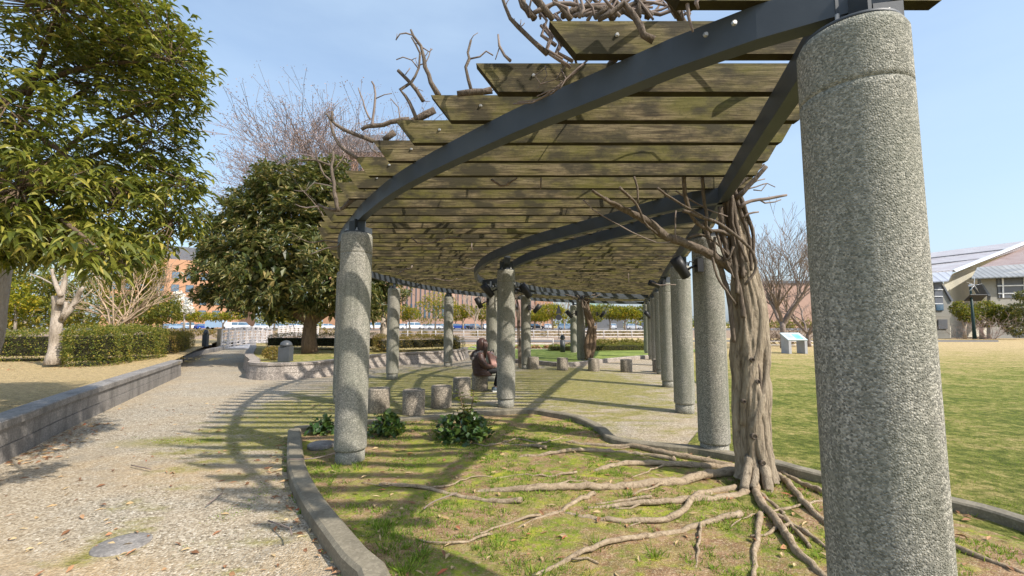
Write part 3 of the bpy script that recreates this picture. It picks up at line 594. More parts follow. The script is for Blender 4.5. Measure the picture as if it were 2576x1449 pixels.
# prop roots at the foot of the trunk
for pxs, r in (([(1885, 1150), (1876, 1200), (1872, 1232)], .05), ([(1915, 1150), (1928, 1200), (1936, 1250)], .055), ([(1898, 1160), (1900, 1200), (1893, 1228)], .04)):
    m_ = MB(); tr(pxs, (4.3, 4.12), (r, r*.8), m_, 9, .05); m_.build('prop_root', M['wist'], wis)
VINES = [([(1520, 500), (1586, 536), (1631, 558), (1673, 594), (1714, 608), (1784, 639), (1868, 690)], (3.9, 4.3), (.02, .04, .045, .055), 1),
 ([(1490, 480), (1530, 505), (1586, 530)], (3.8, 3.95), (.012, .02), 1),
 ([(1559, 472), (1603, 516), (1620, 558), (1653, 589)], (3.85, 4.0), .013, 1), ([(1595, 444), (1603, 472), (1606, 511)], 3.9, .011, 1),
 ([(1720, 441), (1723, 486), (1737, 536), (1759, 566), (1792, 580), (1817, 583), (1850, 600)], (3.95, 4.25), .021, 1),
 ([(1767, 441), (1770, 500), (1778, 541), (1775, 569), (1790, 585)], (4.0, 4.15), .019, 1),
 ([(1717, 530), (1770, 547), (1811, 564), (1853, 594), (1887, 625), (1900, 653), (1898, 686), (1875, 716)], (4.0, 4.1), .018, 1),
 ([(1792, 647), (1803, 694), (1834, 741), (1850, 764)], 4.15, .013, 1), ([(1798, 597), (1798, 647)], 4.1, .015, 1),
 ([(1653, 472), (1687, 497), (1714, 514), (1770, 545)], 3.9, .012, 1), ([(1467, 502), (1492, 527), (1528, 550), (1589, 583), (1653, 611), (1687, 608)], 3.8, .006, 0),
 ([(1700, 480), (1740, 505), (1790, 530), (1830, 545)], 4.1, .008, 0), ([(1700, 530), (1698, 570), (1702, 610)], 4.05, .008, 0),
 ([(1825, 470), (1823, 528), (1809, 558), (1815, 620)], 4.3, .014, 1), ([(1850, 500), (1864, 489), (1895, 455), (1928, 419)], (4.25, 4.1), (.03, .018), 1), ([(1840, 500), (1853, 475), (1890, 440), (1923, 414)], (4.3, 4.2), .014, 1),
 ([(1862, 520), (1875, 511), (1909, 502), (1945, 497), (1978, 490)], 4.2, (.022, .012), 0), ([(1870, 548), (1881, 539), (1909, 533)], 4.2, .012, 0), ([(1855, 495), (1864, 483), (1903, 469), (1928, 461)], 4.3, .009, 0),
 ([(1909, 502), (1925, 510), (1950, 508), (1965, 503)], 4.2, .008, 0), ([(1880, 470), (1905, 455), (1925, 450)], 4.3, .009, 0), ([(1895, 478), (1915, 480), (1930, 462), (1950, 470)], 4.3, .006, 0),
 ([(1835, 470), (1850, 550), (1862, 620), (1870, 700)], 4.22, .024, 1), ([(1845, 470), (1865, 540), (1885, 600), (1890, 680)], 4.25, .02, 1), ([(1855, 470), (1875, 530), (1895, 590), (1893, 660)], 4.3, .022, 1),
 ([(1828, 480), (1838, 560), (1848, 640), (1855, 740)], 4.22, .026, 1), ([(1820, 500), (1832, 580), (1840, 660), (1862, 740)], 4.26, .02, 1), ([(1842, 490), (1843, 560), (1858, 610), (1880, 660)], 4.18, .017, 1),
 ([(1812, 520), (1818, 570), (1830, 640), (1858, 720), (1870, 800)], 4.24, .03, 1), ([(1770, 560), (1790, 620), (1815, 680), (1835, 760), (1845, 860)], 4.3, .03, 1), ([(1800, 580), (1820, 640), (1845, 700)], 4.2, .014, 1),
 ([(1730, 600), (1760, 590), (1800, 610), (1840, 650)], 4.2, .014, 1), ([(1845, 620), (1835, 650), (1820, 660)], 4.15, .012, 1), ([(1900, 900), (1912, 950), (1910, 1000)], 4.25, .02, 1)]
for pxs, Y, r, thick in VINES:
    m_ = MB(); tr(pxs, Y, r, m_, 8 if thick else 6, .05, .002); m_.build('stem', M['vine'] if thick else M['twig'], wis)
# twigs and vines that rise over the left and near edge of the roof
TW = [([(1104, 240), (1085, 208), (1067, 148), (1060, 116), (1039, 88), (1034, 76)], 3.0, (.022, .008)), ([(1039, 88), (1020, 84), (1006, 86), (995, 100)], 3.0, .006), ([(1060, 116), (1080, 130), (1088, 122)], 3.0, .005),
 ([(1067, 254), (1048, 227), (1002, 176)], 3.1, (.018, .012)), ([(1048, 300), (1020, 241), (1006, 227), (1034, 208), (1053, 171), (1055, 134), (1034, 93)], 3.1, (.016, .006)), ([(1053, 171), (1034, 150), (1014, 145), (997, 152)], 3.1, .005), ([(1050, 165), (1072, 160), (1085, 120)], 3.1, .005), ([(1034, 170), (1020, 190)], 3.1, .004),
 ([(1187, 226), (1171, 171), (1180, 148), (1178, 130), (1183, 100)], 2.7, (.014, .008)), ([(1180, 148), (1205, 143), (1224, 127), (1240, 141)], 2.7, .006), ([(1284, 157), (1256, 116), (1252, 83)], 2.4, (.01, .006)), ([(1256, 116), (1247, 150)], 2.4, .004),
 ([(1380, 136), (1340, 100), (1307, 69), (1285, 45), (1270, 19), (1262, -20)], 2.2, (.014, .009)), ([(1307, 69), (1290, 60)], 2.2, .004), ([(1238, 227), (1190, 230), (1150, 236)], 2.7, .024), ([(1094, 278), (1070, 288), (1048, 301), (1010, 320)], 3.2, .028), ([(993, 333), (965, 352)], 3.6, .03),
 ([(1030, 300), (983, 308), (909, 324)], 3.4, (.022, .014)), ([(937, 354), (881, 333), (835, 305), (821, 287)], 3.8, (.022, .012)), ([(835, 305), (836, 280)], 3.8, .014), ([(900, 398), (854, 366), (835, 324), (830, 300)], 3.9, (.02, .01)),
 ([(937, 320), (944, 236), (935, 204)], 3.7, (.012, .008)), ([(930, 300), (918, 270), (902, 222)], 3.7, (.01, .005)), ([(944, 250), (965, 240), (985, 235)], 3.7, .005), ([(1010, 310), (1000, 270), (985, 250)], 3.4, .006),
 ([(850, 530), (844, 500), (840, 463), (833, 417), (840, 398), (838, 380)], 4.6, (.024, .014)), ([(833, 417), (793, 403), (756, 403), (740, 395)], 4.6, (.014, .007)), ([(835, 458), (807, 426), (793, 375)], 4.6, (.014, .006)), ([(840, 430), (860, 400), (870, 380)], 4.6, .006),
 ([(895, 490), (863, 523), (835, 528), (800, 515)], 4.75, (.03, .015)), ([(835, 528), (803, 518), (770, 523), (743, 514)], 5.3, (.012, .006)), ([(850, 611), (815, 605), (780, 611), (755, 600)], 6.2, (.014, .007)), ([(855, 620), (820, 625), (780, 640)], 6.4, .01), ([(838, 470), (790, 460), (770, 480), (740, 478)], 4.9, .006),
 ([(1645, 102), (1617, 88), (1612, 65), (1571, 9), (1540, 30), (1506, 49)], 2.0, (.018, .014)), ([(1728, -20), (1733, 46), (1742, 79)], 1.75, (.010, .004)), ([(1760, -10), (1752, 10), (1757, 22)], 1.6, (.012, .004)),
 ([(1490, 140), (1430, 200), (1391, 231), (1340, 259), (1290, 262)], 2.33, .006), ([(1474, 153), (1400, 222), (1350, 250), (1300, 258)], 2.31, .005), ([(1430, 150), (1400, 200), (1360, 215), (1345, 190), (1380, 165)], 2.3, .0035), ([(1410, 170), (1425, 200), (1410, 222), (1350, 240)], 2.3, .004), ([(1370, 165), (1375, 190), (1350, 230)], 2.3, .003)]
for i in range(40):   # thick tangle above the near slats
    x0 = random.uniform(1330, 1720); y0 = random.uniform(38, 52); a = random.uniform(-1.2, 1.2); l = random.uniform(50, 130)
    p = [(x0, y0), (x0+l*.35*math.sin(a)+random.uniform(-12, 12), y0-l*.33), (x0+l*.7*math.sin(a)+random.uniform(-14, 14), y0-l*.7), (x0+l*math.sin(a), y0-l)]
    TW.append((p, random.uniform(2.1, 2.35), (random.choice([.006, .008, .011, .016]), .004)))
for i in range(8):
    x0 = random.uniform(1330, 1560); TW.append(([(x0, 46-random.random()*15), (x0+60, 30-random.random()*25), (x0+130, 34-random.random()*30), (x0+200, 20-random.random()*22)], 2.2, random.choice([.009, .013, .018])))
for i in range(7):
    x0 = random.uniform(1330, 1400); y0 = random.uniform(60, 150); TW.append(([(x0+60, y0+30), (x0+20, y0+5), (x0+35, y0-30), (x0+10, y0-60)], 2.25, .01))
for i in range(40):   # small spurs
    pxs, Y, r = random.choice(TW[:40]); a = random.choice(pxs); d = (random.uniform(-22, 22), random.uniform(-26, 6)); Y_ = Y if not hasattr(Y, '__len__') else Y[0]
    TW.append(([a, (a[0]+d[0]*.5, a[1]+d[1]*.6), (a[0]+d[0], a[1]+d[1])], Y_, .003))
for pxs, Y, r in TW:
    m_ = MB(); tr(pxs, Y, r, m_, 6, .06, .003)
    if not hasattr(r, '__len__') and r < .006: m_.build('spur', M['twig'], wis)
    else: m_.build('stem', M['vine'] if (r[0] if hasattr(r, '__len__') else r) > .013 else M['twig'], wis)
# woody canopy lying on the roof: a network of canes over the slats
m1 = MB(); OY = np.arange(1.7, 24, .3); OX = [min(xs_at(sp_o, q) or [0]) for q in OY]
def cane(x, y, ang, length, r, lift=.0):
    pts = []; z = SZ1+r+random.uniform(0, .05)+lift; n = int(length/.12)
    for i in range(n):
        pts.append(Vector((x, y, z))-W0); ang += random.gauss(0, .16); x += math.cos(ang)*.12; y += math.sin(ang)*.12; z += random.gauss(0, .014); z = min(max(z, SZ1+r), SZ1+.4+lift)
        xr = np.interp(y, [p[1] for p in rightb], [p[0] for p in rightb]); xq = np.interp(y, OY, OX)
        if x > xr+.4 or x < xq-.3 or y > 24: break
    if len(pts) > 2: m1.tube(pts, [r*(1-.5*i/len(pts)) for i in range(len(pts))], 5)
for i in range(150):
    y = random.uniform(1.9, 23); xr = np.interp(y, [p[1] for p in rightb], [p[0] for p in rightb]); xl = xs_at(sp_o, y); xl = min(xl) if xl else 0
    x = random.uniform(xl-.2, xr)
    if -1.7 < x < 1.6 and 2.4 < y < 5.2 and random.random() < .7: continue
    r = random.choice([.008, .012, .018, .026, .035]); cane(x, y, random.uniform(0, 6.28), random.uniform(1.2, 4.5), r)
for i in range(60):  # arching shoots above the roof
    y = random.uniform(4.0, 20); xl = xs_at(sp_o, y); xl = min(xl) if xl else 0; xr = np.interp(y, [p[1] for p in rightb], [p[0] for p in rightb])
    x = random.uniform(xl-.3, xl+1.2) if i % 3 else random.uniform(xl, xr); d = Vector((random.uniform(-.8, .3), random.uniform(-.4, .4), 1))
    grow(m1, Vector((x, y, SZ1))-W0, d, random.uniform(.3, .7), random.uniform(.006, .013), 1, .9, 3, 4, 0, None, (2, 2), .6, .003, .2)
ro = m1.build('roof_canes', M['vine'], wis); tag(ro, kind='stuff')
# small hanging bits under the roof
for (pxs, Y, r) in (([(1035, 597), (1050, 610), (1075, 612), (1100, 606), (1130, 598), (1160, 597)], 6.2, .012), ([(1235, 450), (1260, 468), (1275, 465), (1300, 448)], 4.0, .012), ([(1275, 466), (1282, 460)], 4.0, .02), ([(1360, 447), (1361, 475)], 4.0, .009), ([(1187, 610), (1187, 633)], 6.5, .012),
                    ([(1000, 690), (1020, 678), (1035, 676), (1037, 668)], 8.2, .016), ([(1160, 672), (1180, 676), (1195, 670)], 8.2, .01), ([(1640, 711), (1660, 718), (1680, 716), (1700, 716)], 7.0, .011), ([(1090, 700), (1130, 707), (1150, 700)], 9.5, .01), ([(1650, 640), (1680, 648), (1700, 640)], 5.4, .01), ([(1580, 688), (1582, 712)], 8, .008)):
    m_ = MB(); tr(pxs, Y, r, m_, 6, .05, .003); m_.build('hanging_stem', M['twig'], wis)

# far wisteria at the far column and thin canes at the inner column
wf = empty('wisteria', (3.35, 17.95, 0), 'dark gnarled vine trunk climbing the far column in the bright green bed', 'vine'); Wf = wf.location
for px, py in (((1476, 1484, 1487, 1477, 1473, 1474), (905, 870, 830, 800, 780, 752)), ((1484, 1492, 1495, 1484, 1478, 1480), (905, 880, 835, 800, 785, 752)), ((1480, 1475, 1484, 1492, 1482, 1476), (905, 865, 830, 810, 790, 750))):
    m_ = MB(); sp = spline([P(a, b, 17.95)-Wf for a, b in zip(px, py)], .1); m_.tube(sp, [.11*(1-.35*i/len(sp))*(1+random.uniform(-.15, .15)) for i in range(len(sp))], 9); m_.build('trunk', M['bark_brown'], wf)
for k in range(7):
    m_ = MB(); a = (random.uniform(1462, 1482), random.uniform(750, 770)); sp = spline([P(1478, 790, 17.8)-Wf, P(a[0], a[1], 17.8)-Wf, P(a[0]+random.uniform(-60, 60), 740, 18)-Wf], .15); m_.tube(sp, .02, 6); m_.build('stem', M['vine'], wf)
w3 = empty('climbing_vine', (.2, 15.2, 0), 'thin bundle of brown canes twining up beside the pergola column right of the seated woman', 'vine'); W3 = w3.location
for k in range(6):
    m_ = MB(); sp = spline([P(1308+random.uniform(-3, 3), 925, 15.2)-W3, P(1306+random.uniform(-4, 4), 850, 15.2)-W3, P(1304+random.uniform(-5, 5), 790, 15.2)-W3, P(1296+random.uniform(-6, 8), 752, 15.2)-W3, P(1300+random.uniform(-20, 30), 728, 15.3)-W3], .2)
    m_.tube(sp, .018, 6); m_.build('stem', M['vine'], w3)

# ------------------------------------------------------------------ spotlights on the columns
def spotlight(px, py, Y, side, scale, label, tilt=-35):
    o = empty('spotlight', P(px, py, Y), label, 'spotlight', 'black spotlights clamped to the pergola columns')
    s = scale; hd = side
    # o sits where the bracket meets the column; head reaches out by hd (-1 left, 1 right)
    MB().box((-hd*.03*s, 0, 0), (.07*s, .10*s, .16*s)).build('mount', M['black'], o)
    a = MB(); a.tube([(0, 0, 0), (hd*.06*s, 0, -.02*s), (hd*.11*s, 0, -.05*s)], .014*s, 8); a.tube([(hd*.03*s, 0, .04*s), (hd*.08*s, 0, .05*s), (hd*.10*s, 0, 0)], .008*s, 6); a.build('bracket', M['black'], o)
    rot = Matrix.Rotation(R(hd*tilt), 3, 'Y')
    b = MB(); b.lathe([(.04*s, -.14*s), (.058*s, -.13*s), (.062*s, -.02*s), (.070*s, 0), (.072*s, .14*s), (.064*s, .14*s), (.06*s, .10*s), (.001, .10*s)], (hd*.19*s, 0, -.03*s), 20, rot); b.build('lamp_head', M['black'], o)
    return o
spotlight(1752, 668, 5.2, -1, 1.0, 'large black spotlight on the column beside the wisteria trunk', 30)
spotlight(1253, 727, 8.4, -1, 1.05, 'black spotlight on the left side of the middle column, above the seated woman', 40)
spotlight(1224, 759, 12.2, -1, 1.15, 'black spotlight pointing down left on the column just behind the middle column', 25)
spotlight(1296, 728, 8.4, 1, 1.1, 'black spotlight on the right side of the middle column', -35)
spotlight(1334, 774, 15.4, 1, 1.25, 'black spotlight on the right side of the second column behind the woman', 40)
spotlight(1447, 788, 17.9, -1, 1.3, 'black spotlight on the left of the column with the far dark vine trunk', 40)
spotlight(1643, 790, 19.6, -1, 1.3, 'black spotlight low on the farthest of the right row of columns', 40)
spotlight(1504, 790, 18.0, 1, 1.0, 'small black spotlight right of the far dark vine trunk', 40)
spotlight(1666, 712, 10.4, -1, 1.0, 'dark spotlight near the top of the third column of the right row', 70)

# ------------------------------------------------------------------ stone stools
sp_ = [(.19, -.02), (.195, .02), (.195, .40), (.188, .415), (.175, .42), (.12, .422), (.118, .416), (.001, .416)]
stool0 = None
STOOLS = [((952, 1041), 'stone stool partly hidden behind the left near column'), ((1040, 1047), 'nearest full stone stool, just behind the ivy at the bed kerb'), ((1110, 1029), 'tall looking stone stool third from the left in the near arc'),
          ((1162, 1003), 'mossy stone stool between its neighbour and the seated woman'), ((1207, 985), 'stone stool the woman sits on'), ((1342, 930), 'far stone stool half hidden by a column and thin vine canes'), ((1415, 932), 'far stone stool left of the vine trunk, in front of the green grass'),
          ((1494, 934.6), 'far stone stool in front of the dark vine trunk'), ((1576, 937), 'far stone stool standing alone right of the vine trunk'), ((1657, 937.7), 'far stone stool tucked against the right row of columns')]
stools = []
for (px, py), lab in STOOLS:
    g = G(px, py); d = Vector((g.x, g.y, 0)).normalized()*.195; g = g+d
    if stool0 is None:
        stool0 = MB().lathe(sp_, n=36).build('stone_stool', M['stool']); o = stool0
    else: o = stool0.copy(); col.objects.link(o)
    o.location = (g.x, g.y, 0); o.rotation_euler = (R(random.uniform(-1, 1)), R(random.uniform(-1, 1)), random.uniform(0, 6)); o.scale = (1, 1, random.uniform(.97, 1.04))
    tag(o, lab, 'stool', 'round stone stools under the pergola'); stools.append(o)

# ------------------------------------------------------------------ round covers in the ground
g = G(808, 1122, .05); c1 = MB().lathe([(.16, -.03), (.16, .025), (.15, .035), (.12, .037)], (0, 0, 0), 28).build('ground_cover', M['wallg'], loc=(g.x, g.y, .05)); tag(c1, 'round grey concrete cover in the bed left of the near column', 'cover')
g = G(307, 1370); c2 = MB().lathe([(.17, -.02), (.17, .004), (.165, .008), (.1, .010)], (0, 0, 0), 28).build('ground_cover', M['wallg'], loc=(g.x, g.y, .0)); tag(c2, 'flat round grey stone set in the gravel path at bottom left', 'cover')

# ------------------------------------------------------------------ foliage builders
def pxblob(px, py, Y, rx, rz, ry):
    p = P(px, py, Y); k = Y/FPX; return (p.x, p.y, p.z, rx*k, ry, rz*k)
def rosettes(name, pts, ctr, n, L, W, mat, parent, full=False, droop=.12, updir=.35, spread=1.0):
    pts = np.asarray(pts); out = unit(pts-np.asarray(ctr))+np.array([0, 0, updir]); out = unit(out+rng.normal(0, .35, out.shape))
    base = np.repeat(pts, n, 0); o = np.repeat(out, n, 0); d = unit(rng.normal(0, 1, o.shape)); d = unit(d-o*np.sum(d*o, 1, keepdims=True)); d = unit(d*spread+o*rng.uniform(.1, .9, (len(d), 1)))
    f_ = leaves if full else leaves2
    return f_(name, base+d*L*.1, d, L, W, mat, parent, droop=droop)
def limb_set(name, par, p0, targets, r0, r1, mat, wob=.08, n=7):
    m_ = MB()
    for t in targets:
        p0v, t = Vector(p0), Vector(t); mid = p0v.lerp(t, .5)+Vector((random.gauss(0, wob), random.gauss(0, wob), abs(random.gauss(0, wob))+.1)); sp = spline([p0v, mid, t], .2); k = len(sp)
        m_.tube([p+Vector((random.gauss(0, .01),)*3) for p in sp], [r0+(r1-r0)*i/k for i in range(k)], n)
    return m_.build(name, mat, par)

# ---- foreground oak whose crown fills the upper left
oak = empty('oak_tree', (-7.25, 6.0, .455), 'big near evergreen oak with long drooping leaves filling the upper left', 'tree'); O0 = np.array(oak.location)
m_ = MB(); tk = spline([Vector((-7.42, 6, .4)), P(-16, 856, 6), P(-6, 787, 6), P(0, 741, 6), P(8, 690, 6), P(14, 660, 6), P(-30, 500, 5.6), P(-60, 300, 5.2)], .15)
m_.tube([p-oak.location for p in tk], [.105*(1-.35*i/len(tk))*(1+random.uniform(-.05, .05)) for i in range(len(tk))], 14); m_.build('trunk', M['bark_pale'], oak)
OB = [pxblob(*b) for b in [(330, 90, 4.9, 160, 150, 1.0), (430, 150, 4.7, 68, 105, .6), (150, 20, 4.3, 280, 130, 1.3), (385, 330, 5.0, 92, 120, .8), (50, 470, 3.9, 150, 110, .9), (300, 520, 4.8, 175, 95, 1.0), (478, 462, 4.9, 50, 45, .4), (440, 555, 4.9, 50, 45, .4), (180, 610, 4.3, 200, 60, .9), (262, 640, 3.5, 60, 60, .3), (20, 260, 3.7, 70, 140, .6), (10, 610, 4.3, 120, 60, .8), (330, 610, 4.9, 55, 40, .5), (250, 200, 5.4, 150, 120, .6), (330, 430, 5.3, 130, 90, .7), (455, 240, 4.8, 42, 60, .4), (-120, 300, 4.5, 160, 320, 1.2), (130, 400, 5.9, 180, 60, .4)]]
pts = crown_points(OB, 2600, .35); pts = pts[pts[:, 1] > 2.6]
# a whorl of drooping leaves at each twig end
n_ = 8; o = unit(pts-np.array([-5.5, 5.4, 2.9])); base = np.repeat(pts, n_, 0); oo = np.repeat(o, n_, 0); az = rng.uniform(0, 6.283, len(base))
d = np.stack([np.cos(az), np.sin(az), rng.uniform(-.75, .1, len(az))], 1)+oo*.55; base = base+rng.normal(0, .035, base.shape)
leaves('crown', base-O0, d, .118, .037, M['leaf_oak'], oak, droop=.34, fold=.32, jitter=.4)
m_ = MB()
for b in OB:
    c = Vector(b[:3])-oak.location; st = Vector(random.choice(tk[len(tk)//2:]))-oak.location
    sp = spline([st, st.lerp(c, .5)+Vector((0, 0, .25)), c], .15); m_.tube(sp, [.045-.033*i/len(sp) for i in range(len(sp))], 6)
sel = rng.choice(len(pts), 900, replace=False); BC = np.array([b[:3] for b in OB])
for i in sel:
    p = pts[i]; c = BC[np.argmin(((BC-p)**2).sum(1))]; a = Vector(p-O0); cc = Vector(c-O0); m_.tube([cc.lerp(a, random.uniform(0, .4)), cc.lerp(a, .65)+Vector((random.gauss(0, .05), random.gauss(0, .05), random.gauss(0, .04))), a], [.008, .005, .003], 4)
m_.build('branches', M['bark_brown'], oak)

# ---- dark evergreen on the planter
ev = empty('evergreen_tree', (-8.2, 17.3, .44), 'broad dark evergreen tree standing on the granite planter left of the pergola', 'tree'); E0 = np.array(ev.location)
EB = [pxblob(*b) for b in [(770, 500, 17.6, 130, 95, 2.0), (655, 630, 17.6, 108, 92, 2.0), (578, 712, 17.4, 76, 60, 1.4), (720, 680, 16.4, 185, 120, 1.6), (880, 630, 17.8, 120, 140, 2.0), (880, 760, 17.6, 100, 55, 1.5), (540, 560, 17.6, 34, 30, .6), (665, 475, 17.6, 60, 52, 1.0), (925, 710, 17.8, 60, 80, 1.2), (700, 770, 17.0, 110, 50, 1.5), (830, 445, 17.8, 60, 40, .8), (522, 640, 17.8, 30, 48, .8), (650, 545, 17.2, 60, 50, 1)]]
cc_ = crown_points(EB, 340, .7); cc_ = cc_[cc_[:, 2] > 2.0]; pts = np.repeat(cc_, 17, 0)+rng.normal(0, 1, (len(cc_)*17, 3))*np.array([.27, .27, .15])
rosettes('crown', pts-E0, np.array([0, 0, 2.5]), 9, .235, .066, M['leaf_ever'], ev)
pc = crown_points([(b[0], b[1], b[2], b[3]*.82, b[4]*.82, b[5]*.8) for b in EB], 6500, .1); leaves2('inner_foliage', pc-E0, rand_dirs(len(pc)), .34, .17, M['leaf_ever'], ev)
m_ = MB(); tk = [P(780, 888, 17.3), P(777, 860, 17.3), P(780, 820, 17.3), P(782, 780, 17.3), P(790, 700, 17.4), P(780, 560, 17.6)]
m_.tube([p-ev.location for p in spline(tk, .3)], [.33, .29, .26, .25]+[.24-.012*i for i in range(len(spline(tk, .3))-4)], 14); m_.build('trunk', M['bark_brown'], ev)
limb_set('limbs', ev, P(782, 815, 17.3)-ev.location, [Vector(b[:3])-ev.location for b in EB]+[P(850, 770, 17.2)-ev.location, P(740, 780, 17)-ev.location], .14, .04, M['bark_brown'], .2)

# ---- bare trees
def bare_tree(name, label, base, trunk_h, r, length, depth, spread, mat, lean=(0, 0, 1), kids_=(3, 4), up=.1, buds=None, bud_L=.06, minr=.006, shrink=.7, group=None, nfork=6, nseg=4):
    o = empty(name, base, label, 'tree', group); m_ = MB(); tips = []
    p = Vector((0, 0, -.05)); q = Vector(lean).normalized()*trunk_h; m_.tube([p, q*.3, q*.7, q], [r*1.25, r, r*.9, r*.85], 9)
    for i in range(nfork):
        a = i*6.283/nfork+random.random(); dd = Vector((math.cos(a)*spread, math.sin(a)*spread, random.uniform(.6, 1.2)))
        grow(m_, q*random.uniform(.75, 1), dd, length, r*.55, depth, .75, nseg, 6, up, tips, kids_, shrink, minr, .09, .6)
    m_.build('branches', mat, o)
    if buds and tips:
        tp = np.array([t[0] for t in tips]); td = np.array([t[1] for t in tips]); k = 5; tp = np.repeat(tp, k, 0)+rng.normal(0, .10, (len(tp)*k, 3)); leaves2('buds', tp, rand_dirs(len(tp)), bud_L, bud_L*.5, buds, o)
    return o
b = P(865, 830, 25); bare_tree('bare_tree', 'tall bare tree with fine reddish budding twigs rising behind the dark evergreen', (b.x, 25, .1), 4.8, .24, 3.35, 4, .68, simple('pinkish_grey_twig', (.27, .215, .20), (.19, .15, .14), 6, .9, 0), kids_=(3, 5), buds=M['bud'], bud_L=.085, minr=.009, up=.06, shrink=.78, nfork=12)
b = P(1972, 882, 29); bare_tree('bare_tree', 'tall bare grey tree beside the thick vine trunk, left of the big near column', (b.x, 29, 0), 1.8, .19, 2.45, 4, .45, M['twig'], kids_=(3, 4), minr=.011, up=.15, shrink=.8, nfork=7)
b = P(1925, 880, 33); bare_tree('bare_tree', 'thin bare tree partly hidden by the thick vine trunk', (b.x, 33, 0), 1.4, .12, 2.0, 3, .5, M['twig'], minr=.010, up=.12, nfork=5)
b = P(2035, 880, 31); bare_tree('bare_tree', 'bare spreading tree half hidden by the big near column', (b.x, 31, 0), 1.0, .15, 2.2, 3, .9, M['twig'], minr=.010, up=.1, nfork=6)
def bramble(label, px, py, Y, w, h, n, mat, name='bare_shrub', cat='shrub'):
    b_ = P(px, py, Y); o = empty(name, b_, label, cat); m_ = MB()
    for i in range(n):
        a = random.uniform(0, 6.283); rr = random.random()*w*.4; p = Vector((math.cos(a)*rr, math.sin(a)*rr*.6, 0)); grow(m_, p, (math.cos(a)*.6, math.sin(a)*.6, random.uniform(.5, 1.2)), h*random.uniform(.35, .6), .02, 2, .9, 3, 4, .03, None, (2, 3), .65, .008, .22)
    m_.build('stems', mat, o); return o
bramble('tangled brown bare thicket behind the information board', 1990, 868, 34, 4.5, 3.4, 45, M['bark_brown'])
bramble('tangled brown thicket just right of the vine trunk', 1925, 868, 36, 3.0, 2.6, 25, M['bark_brown'])

# ---- pruned pale tree on the left lawn
pt = empty('pruned_tree', P(140, 915, 11.7), 'pale smooth pruned tree with sawn-off limbs in front of the left hedge', 'tree')
def limb(par, pxs, Y, rad, nm, mat, n=10):
    m_ = MB(); k = len(pxs); sp = spline([P(.2083*x, 637.3+.2083*y, Y+random.uniform(-.1, .1))-par.location for x, y in pxs], .12); rr = np.interp(np.linspace(0, 1, len(sp)), np.linspace(0, 1, len(rad)), rad)
    m_.tube(sp, list(rr), n); return m_.build(nm, mat, par)
limb(pt, [(640, 1350), (655, 1250), (668, 1100), (680, 900), (690, 760), (700, 640), (690, 515)], 11.7, [.20, .14, .135, .13, .12, .12, .115], 'trunk', M['bark_pale'], 14)
for pxs, rad in (([(725, 620), (745, 480), (790, 300), (812, 220), (850, 130), (880, 60)], [.09, .075, .065, .04, .02]), ([(735, 520), (690, 410), (650, 300), (625, 190)], [.06, .05, .035]), ([(700, 860), (770, 770), (850, 680), (920, 560), (985, 410)], [.085, .075, .065, .06]), ([(735, 800), (770, 720), (795, 650), (795, 585)], [.05, .045, .04]), ([(655, 380), (500, 300), (350, 240)], [.022, .015]), ([(860, 660), (950, 590), (1060, 490), (1120, 430)], [.025, .012]), ([(685, 370), (740, 320), (780, 280)], [.02, .012]), ([(812, 220), (760, 190), (700, 150)], [.03, .015])):
    limb(pt, pxs, 11.7, rad, 'limb', M['bark_pale'], 9)

# ---- many-stemmed bare shrub behind the hedge
ms = empty('bare_shrub', P(302, 822, 16), 'many-stemmed bare tan shrub fanning out behind the clipped green hedge', 'shrub'); m_ = MB()
for i in range(17):
    a = -1.25+2.5*i/16+random.uniform(-.06, .06); grow(m_, (random.uniform(-.2, .2), random.uniform(-.3, .3), 0), (math.sin(a)*1.0, random.uniform(-.3, .3), math.cos(a)+.15), random.uniform(1.0, 1.5), random.uniform(.02, .045), 3, .5, 4, 5, .05, None, (2, 3), .7, .007, .1)
m_.build('stems', simple('tan_stems', (.46, .34, .23), (.32, .23, .15), 8, .8, 0), ms)

# ---- leafy trees and shrubs in the background
def leafy(name, label, base, blobs, n, L, W, mat, trunk=.1, cat='tree', group=None, tmat=None, inner=True, shell=.5):
    """blobs relative to the base"""
    o = empty(name, base, label, cat, group); pts_ = crown_points(blobs, n, shell); leaves2('crown', pts_, rand_dirs(len(pts_), .2), L, W, mat, o)
    if trunk:
        m_ = MB(); top = max(blobs, key=lambda q: q[5])
        m_.tube([(0, 0, -.1), (0, 0, top[2]*.35), (top[0]*.3, 0, top[2]*.7)], [trunk*1.2, trunk, trunk*.7], 8)
        for q in blobs: m_.tube([(0, 0, top[2]*.4), (q[0]*.5, q[1]*.5, q[2]*.75), (q[0], q[1], q[2]+q[5]*.5)], [trunk*.5, trunk*.3, trunk*.1], 5)
        m_.build('trunk', tmat or M['bark_pale'], o)
    return o
def leafy_px(name, label, base_px, Y, pbl, n, L, W, mat, **kw):
    b_ = P(base_px[0], base_px[1], Y); bl = []
    for q in pbl:
        w_ = pxblob(q[0], q[1], Y, q[2], q[3], q[4] if len(q) > 4 else q[2]*Y/FPX*.7); bl.append((w_[0]-b_.x, w_[1]-b_.y, w_[2]-b_.z, w_[3], w_[4], w_[5]))
    return leafy(name, label, b_, bl, n, L, W, mat, **kw)
leafy_px('leafy_shrub', 'olive green leafy shrub at the far left behind the hedge, left of the pruned tree', (60, 850), 17, [(40, 740, 70, 60, 1.5), (90, 790, 60, 45, 1.2), (20, 800, 60, 40, 1.2), (80, 700, 50, 40, 1)], 4200, .17, .07, M['leaf_mid'], trunk=.06, cat='shrub')
